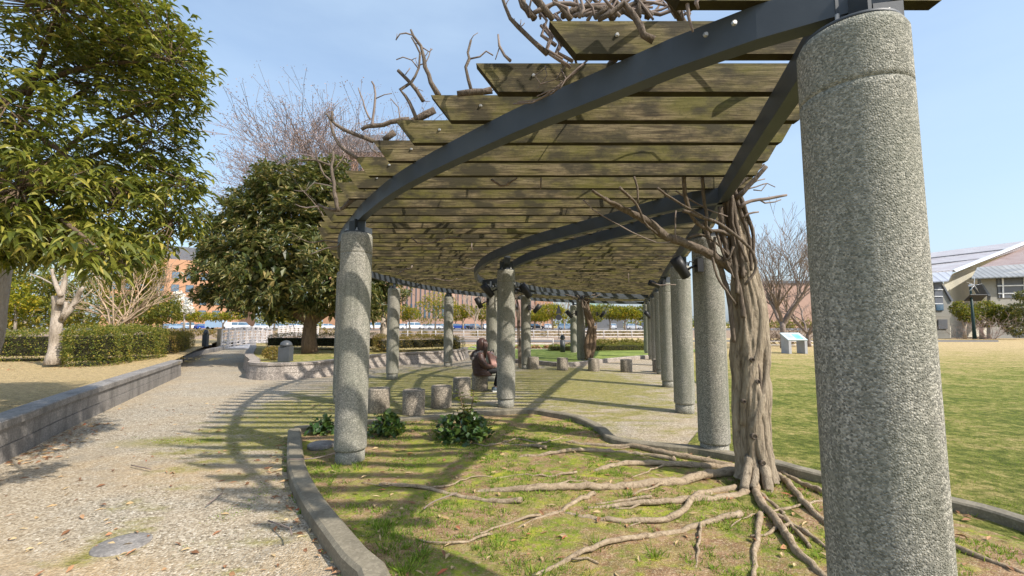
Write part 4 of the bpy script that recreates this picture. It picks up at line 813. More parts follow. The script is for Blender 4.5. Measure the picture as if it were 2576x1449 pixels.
leafy_px('leafy_shrub', 'dark green leafy shrub between the pruned tree and the many-stemmed bare shrub', (210, 845), 19, [(200, 760, 60, 65, 1.4), (180, 700, 50, 60, 1.2), (240, 790, 60, 35, 1.2), (150, 780, 45, 50, 1)], 3600, .17, .07, M['leaf_mid'], trunk=.06, cat='shrub')
leafy_px('leafy_tree', 'yellow-topped leafy tree behind the many-stemmed bare shrub', (370, 830), 24, [(310, 720, 70, 70, 1.8), (365, 700, 30, 40, 1.2), (350, 775, 65, 35, 1.6)], 4200, .22, .09, M['leaf_mid'], trunk=.1)
leafy_px('leafy_tree', 'small golden yellow tree crown against the orange brick wall', (396, 830), 23, [(392, 665, 20, 28, .6), (385, 700, 18, 22, .6)], 900, .2, .08, M['leaf_yellow'], trunk=.06)
leafy_px('leafy_shrub', 'olive shrub right of the bare shrub, above the clipped hedge', (405, 835), 22, [(400, 770, 42, 40, 1.2), (420, 790, 28, 26, 1), (350, 800, 50, 25, 1)], 2200, .19, .08, M['leaf_mid'], trunk=.05, cat='shrub')
leafy_px('leafy_shrub', 'yellow-green leafy shrub in front of the left olive shrub', (35, 850), 15, [(30, 730, 30, 25, .6), (55, 760, 30, 22, .6), (20, 790, 26, 22, .6)], 900, .18, .07, M['leaf_yellow'], trunk=.04, cat='shrub')
leafy_px('blossom_tree', 'small tree in white blossom left of the dark evergreen', (462, 830), 40, [(460, 765, 20, 18, .8), (450, 745, 12, 12, .6), (472, 780, 14, 10, .6)], 900, .2, .14, M['blossom'], trunk=.08)

def hedge(label, a, b_, depth, z0, z1, dens, L, mat, r=.18, side=1, name='hedge'):
    """clipped hedge along a->b_, body on the far/left side"""
    a = Vector((a[0], a[1], 0)); b_ = Vector((b_[0], b_[1], 0)); ax = (b_-a); ln = ax.length; ax.normalize(); nn = Vector((-ax.y, ax.x, 0))*side
    c = a.lerp(b_, .5)+nn*depth/2; h = np.array([ln/2, depth/2, (z1-z0)/2]); ang = math.atan2(ax.y, ax.x)
    o = empty(name, (c.x, c.y, z0), label, 'hedge', None, ang); r = min(r, *h*.95)
    areas = np.array([ln*(z1-z0), ln*(z1-z0), depth*(z1-z0), depth*(z1-z0), ln*depth]); n = int(areas.sum()*dens); ch = rng.choice(5, n, p=areas/areas.sum()); p = rng.uniform(-1, 1, (n, 3))*h
    p[ch == 0, 1] = h[1]; p[ch == 1, 1] = -h[1]; p[ch == 2, 0] = h[0]; p[ch == 3, 0] = -h[0]; p[ch == 4, 2] = h[2]
    q = np.clip(p, -(h-r), h-r); q[:, 2] = np.where(p[:, 2] < 0, p[:, 2], q[:, 2]); dd = p-q; nl = np.linalg.norm(dd, axis=1, keepdims=True); nrm = dd/np.maximum(nl, 1e-6); p = q+nrm*r*np.where(nl > 0, 1, 0)
    bulge = .05*np.sin(p[:, :1]*3.1+p[:, 2:]*2.3)+.035*np.sin(p[:, :1]*7.7+1.3); p = p+nrm*(bulge+rng.uniform(-.10, .03, (n, 1))); p[:, 2] += h[2]
    leaves2('foliage', p, unit(nrm*.7+rng.normal(0, .6, (n, 3))), L, L*.5, mat, o)
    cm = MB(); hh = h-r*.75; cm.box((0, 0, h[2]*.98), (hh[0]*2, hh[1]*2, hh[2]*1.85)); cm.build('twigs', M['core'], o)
    return o
hedge('large clipped yellow-green hedge behind the grey wall on the left', (-10.9, 11.6), (-12.15, 15.4), 1.0, .455, 1.5, 900, .055, M['leaf_hedge'], .3, 1)
hedge('long low clipped hedge at far left behind the pruned tree', (-21, 12.4), (-12.6, 13.4), 1.2, .455, 1.38, 520, .06, M['leaf_hedge'], .2, 1)
hedge('brownish low hedge between the large clipped hedge and the white bridge', (-12.9, 16.6), (-16.3, 22.2), 1.3, .3, 1.2, 420, .06, M['leaf_brown'], .25, 1)
hedge('dark shaded hedge behind the grey lamp on the planter', (-11.7, 20.3), (-6.2, 19.4), 1.2, .44, 1.12, 420, .055, M['leaf_dark'], .2, 1)
hedge('green and brown hedge along the back of the planter, left of the slim far column', (-5.4, 17.6), (-2.35, 19.6), 1.1, .44, 1.08, 620, .055, M['leaf_brown'], .2, 1)
hedge('small dark rounded hedge beside the sphere-topped lamp', (-2.5, 19.4), (-2.1, 19.9), .7, .3, 1.0, 500, .05, M['leaf_dark'], .25, 1)
hedge('low green hedge in a row behind the bright green bed, right part', (4.7, 24.7), (8.3, 25.4), 1.0, .0, .48, 500, .06, M['leaf_mid'], .15, 1)
hedge('low green hedge behind the bright green bed, beside the slim dark bollard', (2.15, 24.6), (4.5, 24.7), .9, .0, .46, 500, .06, M['leaf_mid'], .15, 1)
sh = leafy_px('round_shrub', 'small round shrub on the planter left of the grey dome lamp', (686, 908), 13.9, [(686, 888, 24, 17, .35)], 1400, .055, .025, M['leaf_brown'], trunk=.02, cat='shrub', shell=.6)

# ---- dome-topped lamps
def dome_lamp(label, px, py, Y, w, h, round_=False):
    b_ = P(px, py, Y); o = empty('bollard_lamp', b_, label, 'lamp')
    if round_: MB().lathe([(w/2, 0), (w/2, h*.70)], n=24).build('post', M['dgrey'], o)
    else: mm = MB(); mm.box((0, 0, h*.36), (w, w*.8, h*.72)); mm.box((0, 0, h*.30), (w*.7, w*.81, h*.4)); mm.build('post', M['dgrey'], o)
    MB().lathe([(w*.30, h*.70), (w*.30, h*.76)], n=20).build('light_slot', M['black'], o)
    rr = w*.53; MB().lathe([(rr*.9, h*.735), (rr, h*.74), (rr*.98, h*.80), (rr*.82, h*.90), (rr*.5, h*.97), (.01, h)], n=28).build('dome', M['dgrey'], o)
    return o
dome_lamp('dark grey dome-topped lamp standing on the rounded end of the planter', 718, 909, 13.1, .33, .63)
dome_lamp('sphere-topped grey lamp peeping out beside the slim far column', 1141, 884, 19.8, .26, .62, True)
dome_lamp('slim round dark bollard between the far stools and the low hedge', 1415.5, 886, 22.5, .26, .92, True)
dome_lamp('small grey post lamp by the brown hedge before the bridge', 516, 872, 21.5, .22, .85)

# ---- white timber bridge
br = empty('footbridge', G(600, 878), 'small arched bridge with white lattice railings at the end of the shaded path', 'bridge'); B0 = br.location
m_ = MB(); m_.prism([tuple((G(x, y)-B0).xy) for x, y in ((556, 878), (668, 878), (720, 866), (690, 856))], .0, .06); m_.build('deck', M['white'], br)
def rail(p0, p1, h, arch, nm, npost=9):
    mm = MB(); n = 22; a = Vector(p0); b_ = Vector(p1)
    pt_ = lambda t, z: a.lerp(b_, t)+Vector((0, 0, z+arch*math.sin(math.pi*t)))
    sd_ = (b_-a).normalized(); rz = math.atan2(sd_.y, sd_.x)
    for z in (h, h*.80, h*.62, h*.44, h*.26, h*.1):
        mm.tube([pt_(i/n, z) for i in range(n+1)], .045 if z == h else .032, 4)
    for i in range(npost+1):
        q = pt_(i/npost, h*.5); mm.box(q, (.09, .09, h*1.0), rz)
    for i in range(npost*2):
        q = pt_((i+.5)/npost/2, h*.45); mm.box(q+Vector((.0, .06, 0)), (.05, .05, h*.8), rz)
    return mm.build(nm, M['white'], br)
rail(G(556, 878)-B0, P(682, 866, 36)-B0, 1.25, .18, 'railing'); rail(P(700, 850, 37)-B0, P(800, 846, 44)-B0, .95, .1, 'railing', 10)
MB().box(G(555, 878)-B0+Vector((-.1, 0, .65)), (.22, .22, 1.35)).build('end_post', M['kerb'], br)

# ---- far beds, kerbs, fences
fk = [(1290, 909), (1356, 914), (1427, 919), (1511, 910), (1592, 902), (1643, 898), (1700, 894)]
fkw = [G(x, y, .05) for x, y in fk]; m_ = MB(); sweep(m_, spline([Vector((p.x, p.y, 0)) for p in fkw], .4), .18, -.02, .16, chamfer=.02); fk_o = m_.build('bed_kerb', M['wallp']); tag(fk_o, 'pale curved kerb in front of the bright green far bed', 'kerb')
fb = sheet('far_bed_grass', [(p.x, p.y) for p in fkw]+[(12, 26.4), (-.5, 26.6)], .1, Mat('bright_grass', .9, .1).m)
mm = Mat('lush_grass', .9, .1); mm.color(mm.ramp(mm.noise(mm.mapp(mm.pos(), (1, 2, 1)), 3, 7, .7), [(.3, (.10, .15, .03)), (.5, (.19, .245, .055)), (.7, (.33, .34, .12))])); mm.bump(mm.noise(mm.pos(), 40, 3), .8, .03); fb.data.materials.clear(); fb.data.materials.append(mm.m)
m_ = MB(); sweep(m_, [Vector((-1.4, 26.6, 0)), Vector((13, 26.5, 0))], .3, -.02, .12); o = m_.build('bed_kerb', M['wallp']); tag(o, 'straight pale kerb at the back of the bright green far bed', 'kerb')
def fence(label, pA, pB, zb, posts, rails, h, r=.035, mat=None, group=None):
    o = empty('fence', (pA[0], pA[1], zb), label, 'fence', group); a = Vector((0, 0, 0)); b_ = Vector((pB[0]-pA[0], pB[1]-pA[1], 0)); pm = None
    for i in range(posts+1):
        q = a.lerp(b_, i/posts)
        if pm is None: e = MB().lathe([(r*1.3, 0), (r*1.3, h), (r*.6, h+.03)], n=8).build('post', mat or M['white'], o); pm = e
        else: e = pm.copy(); col.objects.link(e)
        e.location = q
    for z in rails: MB().tube([a+Vector((0, 0, z*h)), b_+Vector((0, 0, z*h))], r, 6).build('rail', mat or M['white'], o)
    return o
A_ = P(990, 852, 45); B_ = P(1625, 852, 45); fence('long pale pink-white rail fence in front of the car park', (A_.x, 45), (B_.x, 45), A_.z, 18, (.25, .62, .97), .85, .035)
A_ = P(1140, 876, 27); B_ = P(1391, 876, 27); fence('low white railing just behind the green bed, right of the seated woman', (A_.x, 27), (B_.x, 27), A_.z, 4, (.45, .97), .58, .03)
A_ = P(1150, 866, 29); B_ = P(1250, 884, 24); m_ = MB(); m_.tube([A_, B_], .035, 6); m_.tube([A_+Vector((0, 0, -.25)), B_+Vector((0, 0, -.25))], .03, 6); o = m_.build('handrail', M['white']); tag(o, 'sloping white handrail behind the seated woman', 'handrail'); 
A_ = P(1890, 866, 31); B_ = P(2060, 866, 31); fence('white rail fence behind the information board', (A_.x, 31), (B_.x, 31), 0, 4, (.3, .8), .5, .03)
sheet('far_green', [(-4, 27.5), (9, 27.5), (16, 34), (-8, 34)], .02, mm.m)
earth = Mat('brown_earth', .95, .1); earth.color(earth.ramp(earth.noise(earth.mapp(earth.pos(), (1, 2, 1)), 1.1, 8, .7), [(.3, (.18, .13, .08)), (.5, (.30, .22, .16)), (.7, (.42, .35, .27))])); earth.bump(earth.noise(earth.pos(), 12, 4), 1, .1)
sheet('bank', [(-70, 36), (60, 36), (80, 92), (-90, 92)], .0, earth.m); M['earth'] = earth.m
sheet('promenade', [(-30, 40), (45, 40), (50, 44.5), (-35, 44.5)], .03, M['asphalt'])
m_ = MB(); m_.add([(-160, 84, 0), (130, 84, 0), (130, 92, .46), (-160, 92, .46)], [(0, 1, 2, 3)]); o = m_.build('bank_slope', M['earth']); tag(o, kind='structure')
sheet('car_park', [(-260, 92), (200, 92), (240, 160), (-300, 160)], .46, M['asphalt'])

def shrub_row(label, px0, px1, py, Y, h, L, mat, n, name='low_shrub', group=None):
    a = P(px0, py, Y); b_ = P(px1, py, Y); k = max(2, int((b_.x-a.x)/(h*1.3))); bl = [((b_.x-a.x)*(i+.5)/k+random.uniform(-.2, .2), random.uniform(-.3, .3), h*.4, h*.8, h*.7, h*random.uniform(.45, .65)) for i in range(k)]
    return leafy(name, label, a, bl, n, L, L*.5, mat, trunk=0, cat='shrub', group=group)
shrub_row('brown twiggy shrubs in front of the white van, left of the slim far column', 1010, 1120, 850, 50, 1.0, .16, M['leaf_brown'], 1800)
shrub_row('reddish brown bare shrubs under the dark hatchback behind the fence', 1180, 1440, 846, 60, .8, .16, M['leaf_brown'], 2600)
shrub_row('reddish shrubs behind the fence at right, under the silver car', 1500, 1640, 846, 62, 1.0, .16, M['leaf_brown'], 2000)
shrub_row('brown shrubs beyond the bridge, under the blue-white car', 420, 560, 845, 48, .9, .16, M['leaf_brown'], 1800)
shrub_row('brown shrubs behind the bridge railing', 690, 900, 842, 52, .9, .16, M['leaf_brown'], 1800)
shrub_row('dry reed clump bank behind the right low hedge', 1495, 1650, 868, 29, .35, .2, M['grassd'], 2200)
shrub_row('low russet plants in the dip behind the green bed', 1300, 1395, 880, 28, .3, .14, M['litter'], 900)

# ---- car park: cars
paint = {k: simple('car_paint_'+k, c, tuple(q*.9 for q in c), 2, .25, 0, spec=.6) for k, c in {'white': (.72, .73, .74), 'silver': (.48, .50, .53), 'black': (.02, .022, .03), 'blue': (.02, .06, .28), 'paleblue': (.30, .40, .52), 'grey': (.16, .17, .19), 'red': (.3, .03, .03)}.items()}
tyre = simple('tyre_rubber', (.02, .02, .02), None, 5, .9, 0); rim = simple('wheel_rim', (.4, .4, .42), None, 5, .4, 0, metal=.7)
HATCH = dict(body=[(-2.0, .3), (-2.02, .75), (-1.9, 1.0), (1.0, 1.0), (1.75, .88), (2.0, .65), (2.0, .3)], cab=[(-1.85, .98), (-1.55, 1.42), (-1.2, 1.5), (.0, 1.5), (.45, 1.38), (1.1, .98)], w=1.68, ax=1.25)
VAN = dict(body=[(-2.2, .3), (-2.22, 1.0), (-2.15, 1.12), (1.75, 1.12), (2.1, .95), (2.2, .6), (2.2, .3)], cab=[(-2.15, 1.1), (-2.0, 1.85), (-1.8, 1.9), (.9, 1.9), (1.2, 1.8), (1.75, 1.1)], w=1.72, ax=1.4)
def car(label, kind, paint_, px, Y, rz, cat='car', zb=.46):
    D_ = VAN if kind == 'van' else HATCH; p = P(px, 825, Y); o = empty('parked_car', (p.x, Y, zb), label, cat, 'cars in the car park beyond the fence', R(rz)); w = D_['w']
    def ext(mb, prof, w0, w1, z0, z1):
        n = len(prof); wf_ = lambda z: w0+(w1-w0)*max(0, min(1, (z-z0)/(z1-z0)))
        vs = [(x, -wf_(z)/2, z) for x, z in prof]+[(x, wf_(z)/2, z) for x, z in prof]; mb.add(vs, [tuple(range(n)), tuple(reversed(range(n, 2*n)))]+[(i, n+i, n+(i+1) % n, (i+1) % n) for i in range(n)])
    key = (kind,)
    m1_ = MB(); ext(m1_, D_['body'], w, w*.97, .3, 1.1); zt = D_['cab'][2][1]; zb_ = D_['cab'][0][1]; roof = [(x, z) for x, z in D_['cab'] if z > zt-.1]
    ext(m1_, [(roof[0][0], zt-.10)]+roof[1:-1]+[(roof[-1][0]+.05, zt-.10)], w*.80, w*.76, zt-.1, zt)
    for xx in (D_['cab'][0][0]+.12, (D_['cab'][0][0]+D_['cab'][-1][0])/2-.1, ): 
        for s in (-1, 1): m1_.box((xx+.1, s*w*.425, (zb_+zt)/2), (.10, .05, (zt-zb_)), m=Matrix.Rotation(R(s*9), 3, 'X'))
    m1_.build('body', paint[paint_], o); m2_ = MB(); ext(m2_, [(x, z-.03 if z > zt-.05 else z) for x, z in D_['cab']], w*.95, w*.77, zb_, zt); m2_.build('windows', M['glass'], o)
    for sx in (-1, 1):
        for sy in (-1, 1):
            wl = MB().lathe([(.18, -.1), (.31, -.1), (.33, -.06), (.33, .06), (.31, .1), (.18, .1)], (0, 0, 0), 16, Matrix.Rotation(R(90), 3, 'X')).build('wheel', tyre, o, (sx*D_['ax'], sy*(w/2-.09), .33))
            MB().lathe([(.01, -.105), (.19, -.105), (.19, .105), (.01, .105)], (0, 0, 0), 12, Matrix.Rotation(R(90), 3, 'X')).build('rim', rim, wl)
    for sy in (-1, 1):
        xx = D_['body'][-2][0]-.03; MB().box((xx-.06, sy*w*.36, .72), (.16, .30, .14)).build('headlight', M['glass'], o); MB().box((D_['body'][1][0]+.02, sy*w*.38, .85), (.06, .2, .22)).build('tail_light', paint['red'], o)
    return o
CARS = [('white hatchback at the left of the row, cut off by the column', 'h', 'white', 1000, 112, 200), ('dark car parked left of the white van', 'h', 'black', 1017, 118, 30), ('white minivan in the gap right of the second left column', 'van', 'white', 1043, 118, 20),
        ('first white car right of the white minivan', 'h', 'white', 1071, 120, 160), ('second white car right of the white minivan', 'h', 'white', 1094, 114, 0), ('dark car just left of the slim far column', 'h', 'grey', 1112, 122, 60), ('bright blue hatchback right of the slim far column', 'h', 'blue', 1153, 118, 0),
        ('dark blue-black car right of the bright blue hatchback', 'h', 'black', 1175, 122, 50), ('grey car behind the pale bare tree, left of the inner column', 'h', 'grey', 1196, 120, 60), ('white car partly behind the inner column', 'h', 'white', 1217, 118, 120), ('black hatchback in the gap left of the triangular sign', 'h', 'black', 1350, 112, -10),
        ('white car parked behind the black hatchback', 'h', 'white', 1380, 128, 70), ('pale blue hatchback right of the triangular sign', 'h', 'paleblue', 1424, 106, -15), ('dark car right behind the pale blue hatchback', 'h', 'grey', 1440, 122, 60), ('white van right of the far dark vine trunk', 'van', 'white', 1491, 124, 80),
        ('white car between the yellow trees at right', 'h', 'white', 1543, 124, 80), ('silver hatchback parked at right under the yellow trees', 'h', 'silver', 1594, 112, 5), ('dark van at the right end beside the columns', 'van', 'grey', 1622, 128, 80),
        ('dark car at far left beyond the hedge', 'h', 'grey', 428, 116, 60), ('pale blue car beyond the brown hedge at left', 'h', 'paleblue', 451, 112, 20), ('white van behind the pale blue car at left', 'van', 'white', 473, 126, 90), ('blue car left of the pale blue truck box', 'h', 'blue', 512, 118, 60),
        ('white minivan above the bridge railing', 'van', 'white', 604, 112, 5), ('white hatchback right of the minivan above the bridge railing', 'h', 'white', 660, 116, 20), ('silver car behind the bridge, close to the evergreen trunk', 'h', 'silver', 705, 118, 10), ('white car seen between evergreen trunk and near column', 'h', 'white', 830, 116, 15),
        ('white car just left of the evergreen trunk', 'h', 'white', 745, 118, 60), ('white van left of the second left column, half hidden', 'van', 'white', 945, 116, 10), ('silver car glimpsed through the shrubs at far left', 'h', 'silver', 105, 100, 10)]
for a in CARS: car(*a)
tb = empty('box_truck', (P(543, 825, 110).x, 110, .46), 'pale blue truck box standing beyond the bridge', 'truck'); MB().box((0, 0, 1.45), (4.3, 2.0, 1.9)).build('cargo_box', simple('pale_blue_panel', (.33, .45, .58), (.30, .42, .55), 1, .5, 0), tb); MB().box((2.8, 0, 1.15), (1.2, 1.8, 1.5)).build('cab', paint['white'], tb)
for x in (-1.4, 2.6):
    for s in (-1, 1): MB().lathe([(.01, -.1), (.38, -.1), (.38, .1), (.01, .1)], (0, 0, 0), 14, Matrix.Rotation(R(90), 3, 'X')).build('wheel', tyre, tb, (x, s*.9, .38))

# ---- car park trees
CT = [('large yellow-green tree behind the white minivan', 1095, 90, [(1075, 785, 32, 28), (1120, 778, 30, 30), (1100, 765, 34, 20)], 'leaf_yellow'), ('small golden tree left of the large yellow-green tree', 1030, 96, [(1015, 792, 18, 16), (1040, 796, 20, 12)], 'leaf_yellow'),
      ('yellow-green tree above the bright blue hatchback', 1165, 92, [(1155, 792, 22, 16), (1172, 786, 18, 14)], 'leaf_yellow'), ('yellow-green tree left of the inner column', 1212, 94, [(1212, 790, 20, 18)], 'leaf_yellow'), ('spreading yellow-green tree left of the triangular sign', 1390, 80, [(1380, 790, 34, 14), (1395, 782, 26, 12), (1415, 798, 26, 10)], 'leaf_yellow'),
      ('golden tree above the black hatchback', 1345, 88, [(1345, 798, 26, 10), (1362, 804, 24, 8)], 'leaf_yellow'), ('orange-tinged tree right of the far dark vine trunk', 1500, 90, [(1498, 795, 22, 16), (1490, 785, 12, 12)], 'leaf_yellow'), ('wide yellow-green tree in the middle of the right gap', 1535, 84, [(1520, 788, 28, 15), (1550, 796, 24, 10)], 'leaf_mid'),
      ('bright yellow tree at right of the gap', 1572, 80, [(1560, 788, 24, 12), (1580, 790, 22, 14), (1596, 796, 14, 8)], 'leaf_yellow'), ('green tree next to the right row of columns', 1622, 86, [(1620, 792, 22, 14), (1640, 798, 18, 14), (1605, 798, 14, 9)], 'leaf_mid'), ('yellow tree left of the evergreen near the blossom tree', 478, 88, [(470, 795, 26, 12), (495, 800, 28, 10), (450, 800, 18, 8)], 'leaf_yellow'),
      ('yellow tree above the pale blue truck box', 560, 92, [(545, 800, 28, 8), (580, 800, 26, 9)], 'leaf_yellow'), ('yellow tree behind the evergreen trunk', 690, 92, [(680, 802, 30, 9), (730, 800, 26, 9)], 'leaf_yellow'), ('olive tree seen between evergreen and near column', 940, 92, [(920, 790, 26, 18), (955, 792, 26, 16)], 'leaf_mid')]
for lab, bx, Y, pbl, mt in CT: leafy_px('park_tree', lab, (bx, 828), Y, [(q[0]+random.uniform(-5, 5), q[1]-random.uniform(1, 6), q[2]*1.2, q[3]*1.35, q[2]*Y/FPX*.8) for q in pbl], 420*len(pbl)+800, .42, .2, M[mt], trunk=.16, group='trees in the car park')
for lab, px, Y, h in (('pale bare fan-shaped tree in front of the far brick wing, left of the inner column', 1196, 86, 1.6), ('bare tree right of the triangular sign', 1420, 90, 1.2), ('bare tree right of the bright yellow tree', 1600, 92, 1.0), ('bare tree by the right end of the brick wing', 1360, 110, 1.2)):
    b_ = P(px, 828, Y); bare_tree('bare_tree', lab, b_, h*1.0, .14, 1.9*h, 3, .35, M['bark_pale'], minr=.03, up=.15, nfork=5, nseg=3)
tl = MB(); 
def ridge_band(name, label, x0, x1, Y, z0, hs, mat, step=4):
    bl = []; x = x0
    while x < x1: h = random.uniform(*hs); bl.append((x, random.uniform(-4, 4), z0+h*.4, step*1.1, 4, h*.6)); x += step
    o = empty(name, (0, Y, 0)); pts_ = crown_points(bl, int(len(bl)*70), .3); c = leaves2('foliage', pts_, rand_dirs(len(pts_)), 1.3, .8, mat, o); tag(o, label, 'trees'); tag(c, kind='stuff'); return o
ridge_band('tree_belt', 'low distant tree belt beyond the car park', -240, 230, 175, .3, (2.5, 4.5), M['leaf_mid'])

# ---- distant buildings
def slots(par, x0, x1, z0, z1, n, frac, mat, y=-.03):
    for i in range(n):
        cx = x0+(x1-x0)*(i+.5)/n; MB().box((cx, y, (z0+z1)/2), ((x1-x0)/n*frac, .12, z1-z0)).build('window', mat, par)
def bld(label, pxa, Ya, pxb, Yb, z_top, depth, mat, name='brick_building'):
    a = P(pxa, 817, Ya); b_ = P(pxb, 817, Yb); ax = Vector((b_.x-a.x, b_.y-a.y, 0)); ln = ax.length; o = empty(name, (a.x, a.y, 0), label, 'building', None, math.atan2(ax.y, ax.x))
    MB().box((ln/2, depth/2, z_top/2), (ln, depth, z_top)).build('walls', mat, o); return o, ln
bA, ln = bld('orange brick building with a dark grey top storey between the oak and the dark evergreen', 250, 132, 640, 158, 23.6, 18, M['brick'])
MB().box((ln/2+1, 10, 26.0), (ln-3, 15, 4.8)).build('roof_storey', M['slate'], bA)
nw = int(ln/3.9)
wfm = None
for fl in range(4):
    for i in range(nw):
        cx = 2+i*3.9; cz = 18.2-fl*4.25; f_ = MB().box((cx, -.04, cz), (2.15, .16, 2.4)).build('window', M['slate'], bA) if wfm is None else wfm.copy()
        if wfm is None: wfm = f_; pane = MB().box((cx, -.06, cz), (1.8, .18, 2.1)).build('pane', M['glass_sky'] if 'glass_sky' in M else M['glass'], f_)
        else:
            col.objects.link(f_); f_.location = ((i)*3.9, 0, -fl*4.25); pc_ = pane.copy(); col.objects.link(pc_); pc_.parent = f_
bB, ln = bld('pinkish brick wing with tall dark vertical window slots seen under the pergola', 960, 150, 1131, 150, 20.5, 14, M['brick2']); slots(bB, 0, ln, 5.5, 20, 15, .3, M['slate']); slots(bB, 0, ln, 4.0, 9, 15, .42, M['glass'], -.08)
bC, ln = bld('farther pink brick wing right of the slim far column', 1146, 165, 1375, 165, 18.5, 14, M['brick2']); slots(bC, 0, ln, 5, 17.5, 20, .25, M['slate']); MB().box((-1.4, 3, 8.5), (2.2, 4, 17)).build('stair_panel', simple('pale_panel', (.5, .53, .56), None, 1, .5, 0), bC)
bE, ln = bld('small orange brick block with pale louvres left of the triangular sign', 1348, 150, 1392, 150, 10.0, 10, M['brick']); slots(bE, 0, ln, 1, 9.6, 5, .3, M['brick2'])
bD, ln = bld('brick tower with a dark hipped roof showing above the evergreen behind the bare twigs', 812, 125, 975, 125, 53, 16, M['brick'])
MB().add([(-1, -1, 53), (ln+1, -1, 53), (ln+1, 17, 53), (-1, 17, 53), (3.5, 3, 60), (ln-3.5, 3, 60), (ln-3.5, 13, 60), (3.5, 13, 60)], [(0, 1, 5, 4), (1, 2, 6, 5), (2, 3, 7, 6), (3, 0, 4, 7), (4, 5, 6, 7), (3, 2, 1, 0)]).build('roof', M['slate'], bD); slots(bD, 1, ln-1, 44, 51, 5, .35, M['glass'])
bF, ln = bld('low dark flat building far behind the yellow trees', 1480, 170, 1568, 170, 9.0, 12, M['slate'], 'low_building')
MB().box((3, 2, 10.6), (7, 6, 3.2)).build('scaffold', simple('green_sheeting', (.35, .50, .45), (.28, .42, .38), 1, .8, 0), bF)
rs = empty('rooftop_sign', (P(1516, 775, 180).x, 180, 6), 'tiny red and white rooftop panel far away above the yellow trees', 'sign'); MB().box((0, 0, 3), (.6, .6, 6)).build('mast', M['dgrey'], rs); MB().box((0, -.4, 6.0), (2.6, .2, 1.2)).build('panel', simple('sign_red', (.6, .08, .10), None, 1, .5, 0), rs); MB().box((0, -.4, 4.9), (2.2, .2, .9)).build('lower_panel', M['white'], rs)
bG, ln = bld('pale pink building glimpsed behind the bare trees at right', 1880, 190, 2070, 190, 20, 12, M['brick2']); MB().box((ln/2, 6, 20.6), (ln+1, 13, 1.2)).build('roof', M['slate'], bG)

# ---- road signs seen from behind
sg = empty('road_sign', P(1406, 853, 44), 'dark triangular and round road signs seen from behind on one thin pole', 'sign')
h_ = P(1406, 765, 44).z-sg.location.z; k = 44/FPX; MB().tube([(0, 0, 0), (0, 0, h_)], .035, 8).build('pole', M['dgrey'], sg)
m_ = MB(); w_ = 7.5*k; zt = h_; zb = h_-24*k; m_.add([(-w_, 0, zb), (w_, 0, zb), (0, 0, zt), (-w_, -.04, zb), (w_, -.04, zb), (0, -.04, zt)], [(0, 2, 1), (3, 4, 5), (0, 1, 4, 3), (1, 2, 5, 4), (2, 0, 3, 5)]); m_.build('triangle_plate', M['black'], sg)
MB().lathe([(7.5*k, -.02), (7.5*k, .02)], (0, -.03, h_-33*k), 24, Matrix.Rotation(R(90), 3, 'X')).build('round_plate', M['black'], sg)

# ---- information board on the lawn
p = G(1985.5, 890, .03); ib = empty('information_board', (p.x, p.y, .03), 'grey slanted information board on two slab legs with a teal map, on the lawn', 'board'); W_ = 1.0; legm = simple('board_concrete', (.42, .42, .43), (.36, .36, .37), 5, .7, .1)
for x in (0, W_-.14):
    m_ = MB(); pr = [(0, 0), (.68, 0), (.68, 1.06), (0, .70)]; m_.add([(x, y_, z) for y_, z in pr]+[(x+.14, y_, z) for y_, z in pr], [(0, 1, 2, 3), (7, 6, 5, 4), (0, 4, 5, 1), (1, 5, 6, 2), (2, 6, 7, 3), (3, 7, 4, 0)]); m_.build('leg', legm, ib)
an = math.atan2(.36, .68); Rm = Matrix.Rotation(an, 3, 'X'); plate = MB().box((W_/2, .34, .905), (W_+.06, .80, .05), m=Rm).build('top_plate', simple('plate_grey', (.48, .56, .58), (.45, .52, .54), 4, .3, 0), ib)
def onp(u, v, w, h, off=.028): return MB().box(Vector((W_/2+u, .34, .905))+Rm @ Vector((0, v, off)), (w, h, .004), m=Rm)
onp(.18, -.04, .38, .50).build('map_area', simple('teal_print', (.10, .62, .45), (.25, .70, .55), 6, .4, 0), plate)
for i in range(5): onp(-.25, .24-.09*i, .36-.05*(i % 3), .018, .027).build('text_line', M['dgrey'], plate)

# ---- wind and solar lamp
p = P(2452, 852, 44.5); wl_ = empty('solar_lamp', p, 'dark green pole with small white wind turbine and black solar panel before the right building', 'lamp'); gm = simple('dark_green_pole', (.015, .04, .035), None, 4, .5, 0); kx = 44.5/FPX
top = P(2441, 722, 44.5)-p; MB().tube([(0, 0, 0), top*.3, top], [.17, .13, .09], 10).build('pole', gm, wl_)
MB().box(top*.79+Vector((.45, 0, 0)), (1.75, .9, .06), m=Matrix.Rotation(R(-42), 3, 'X')).build('solar_panel', M['black'], wl_)
hb = MB().lathe([(.01, -.25), (.12, -.2), (.15, .1), (.01, .35)], top+Vector((.1, 0, .15)), 12, Matrix.Rotation(R(90), 3, 'X')).build('turbine_hub', paint['white'], wl_)
for i in range(5):
    a = i*2*math.pi/5+.2; d_ = Vector((math.cos(a), 0, math.sin(a))); c_ = top+Vector((.1, -.3, .15)); m_ = MB(); m_.tube([c_, c_+d_*.35, c_+d_*.85], [.045, .05, .02], 5, squash=.3); m_.build('blade', paint['white'], hb)

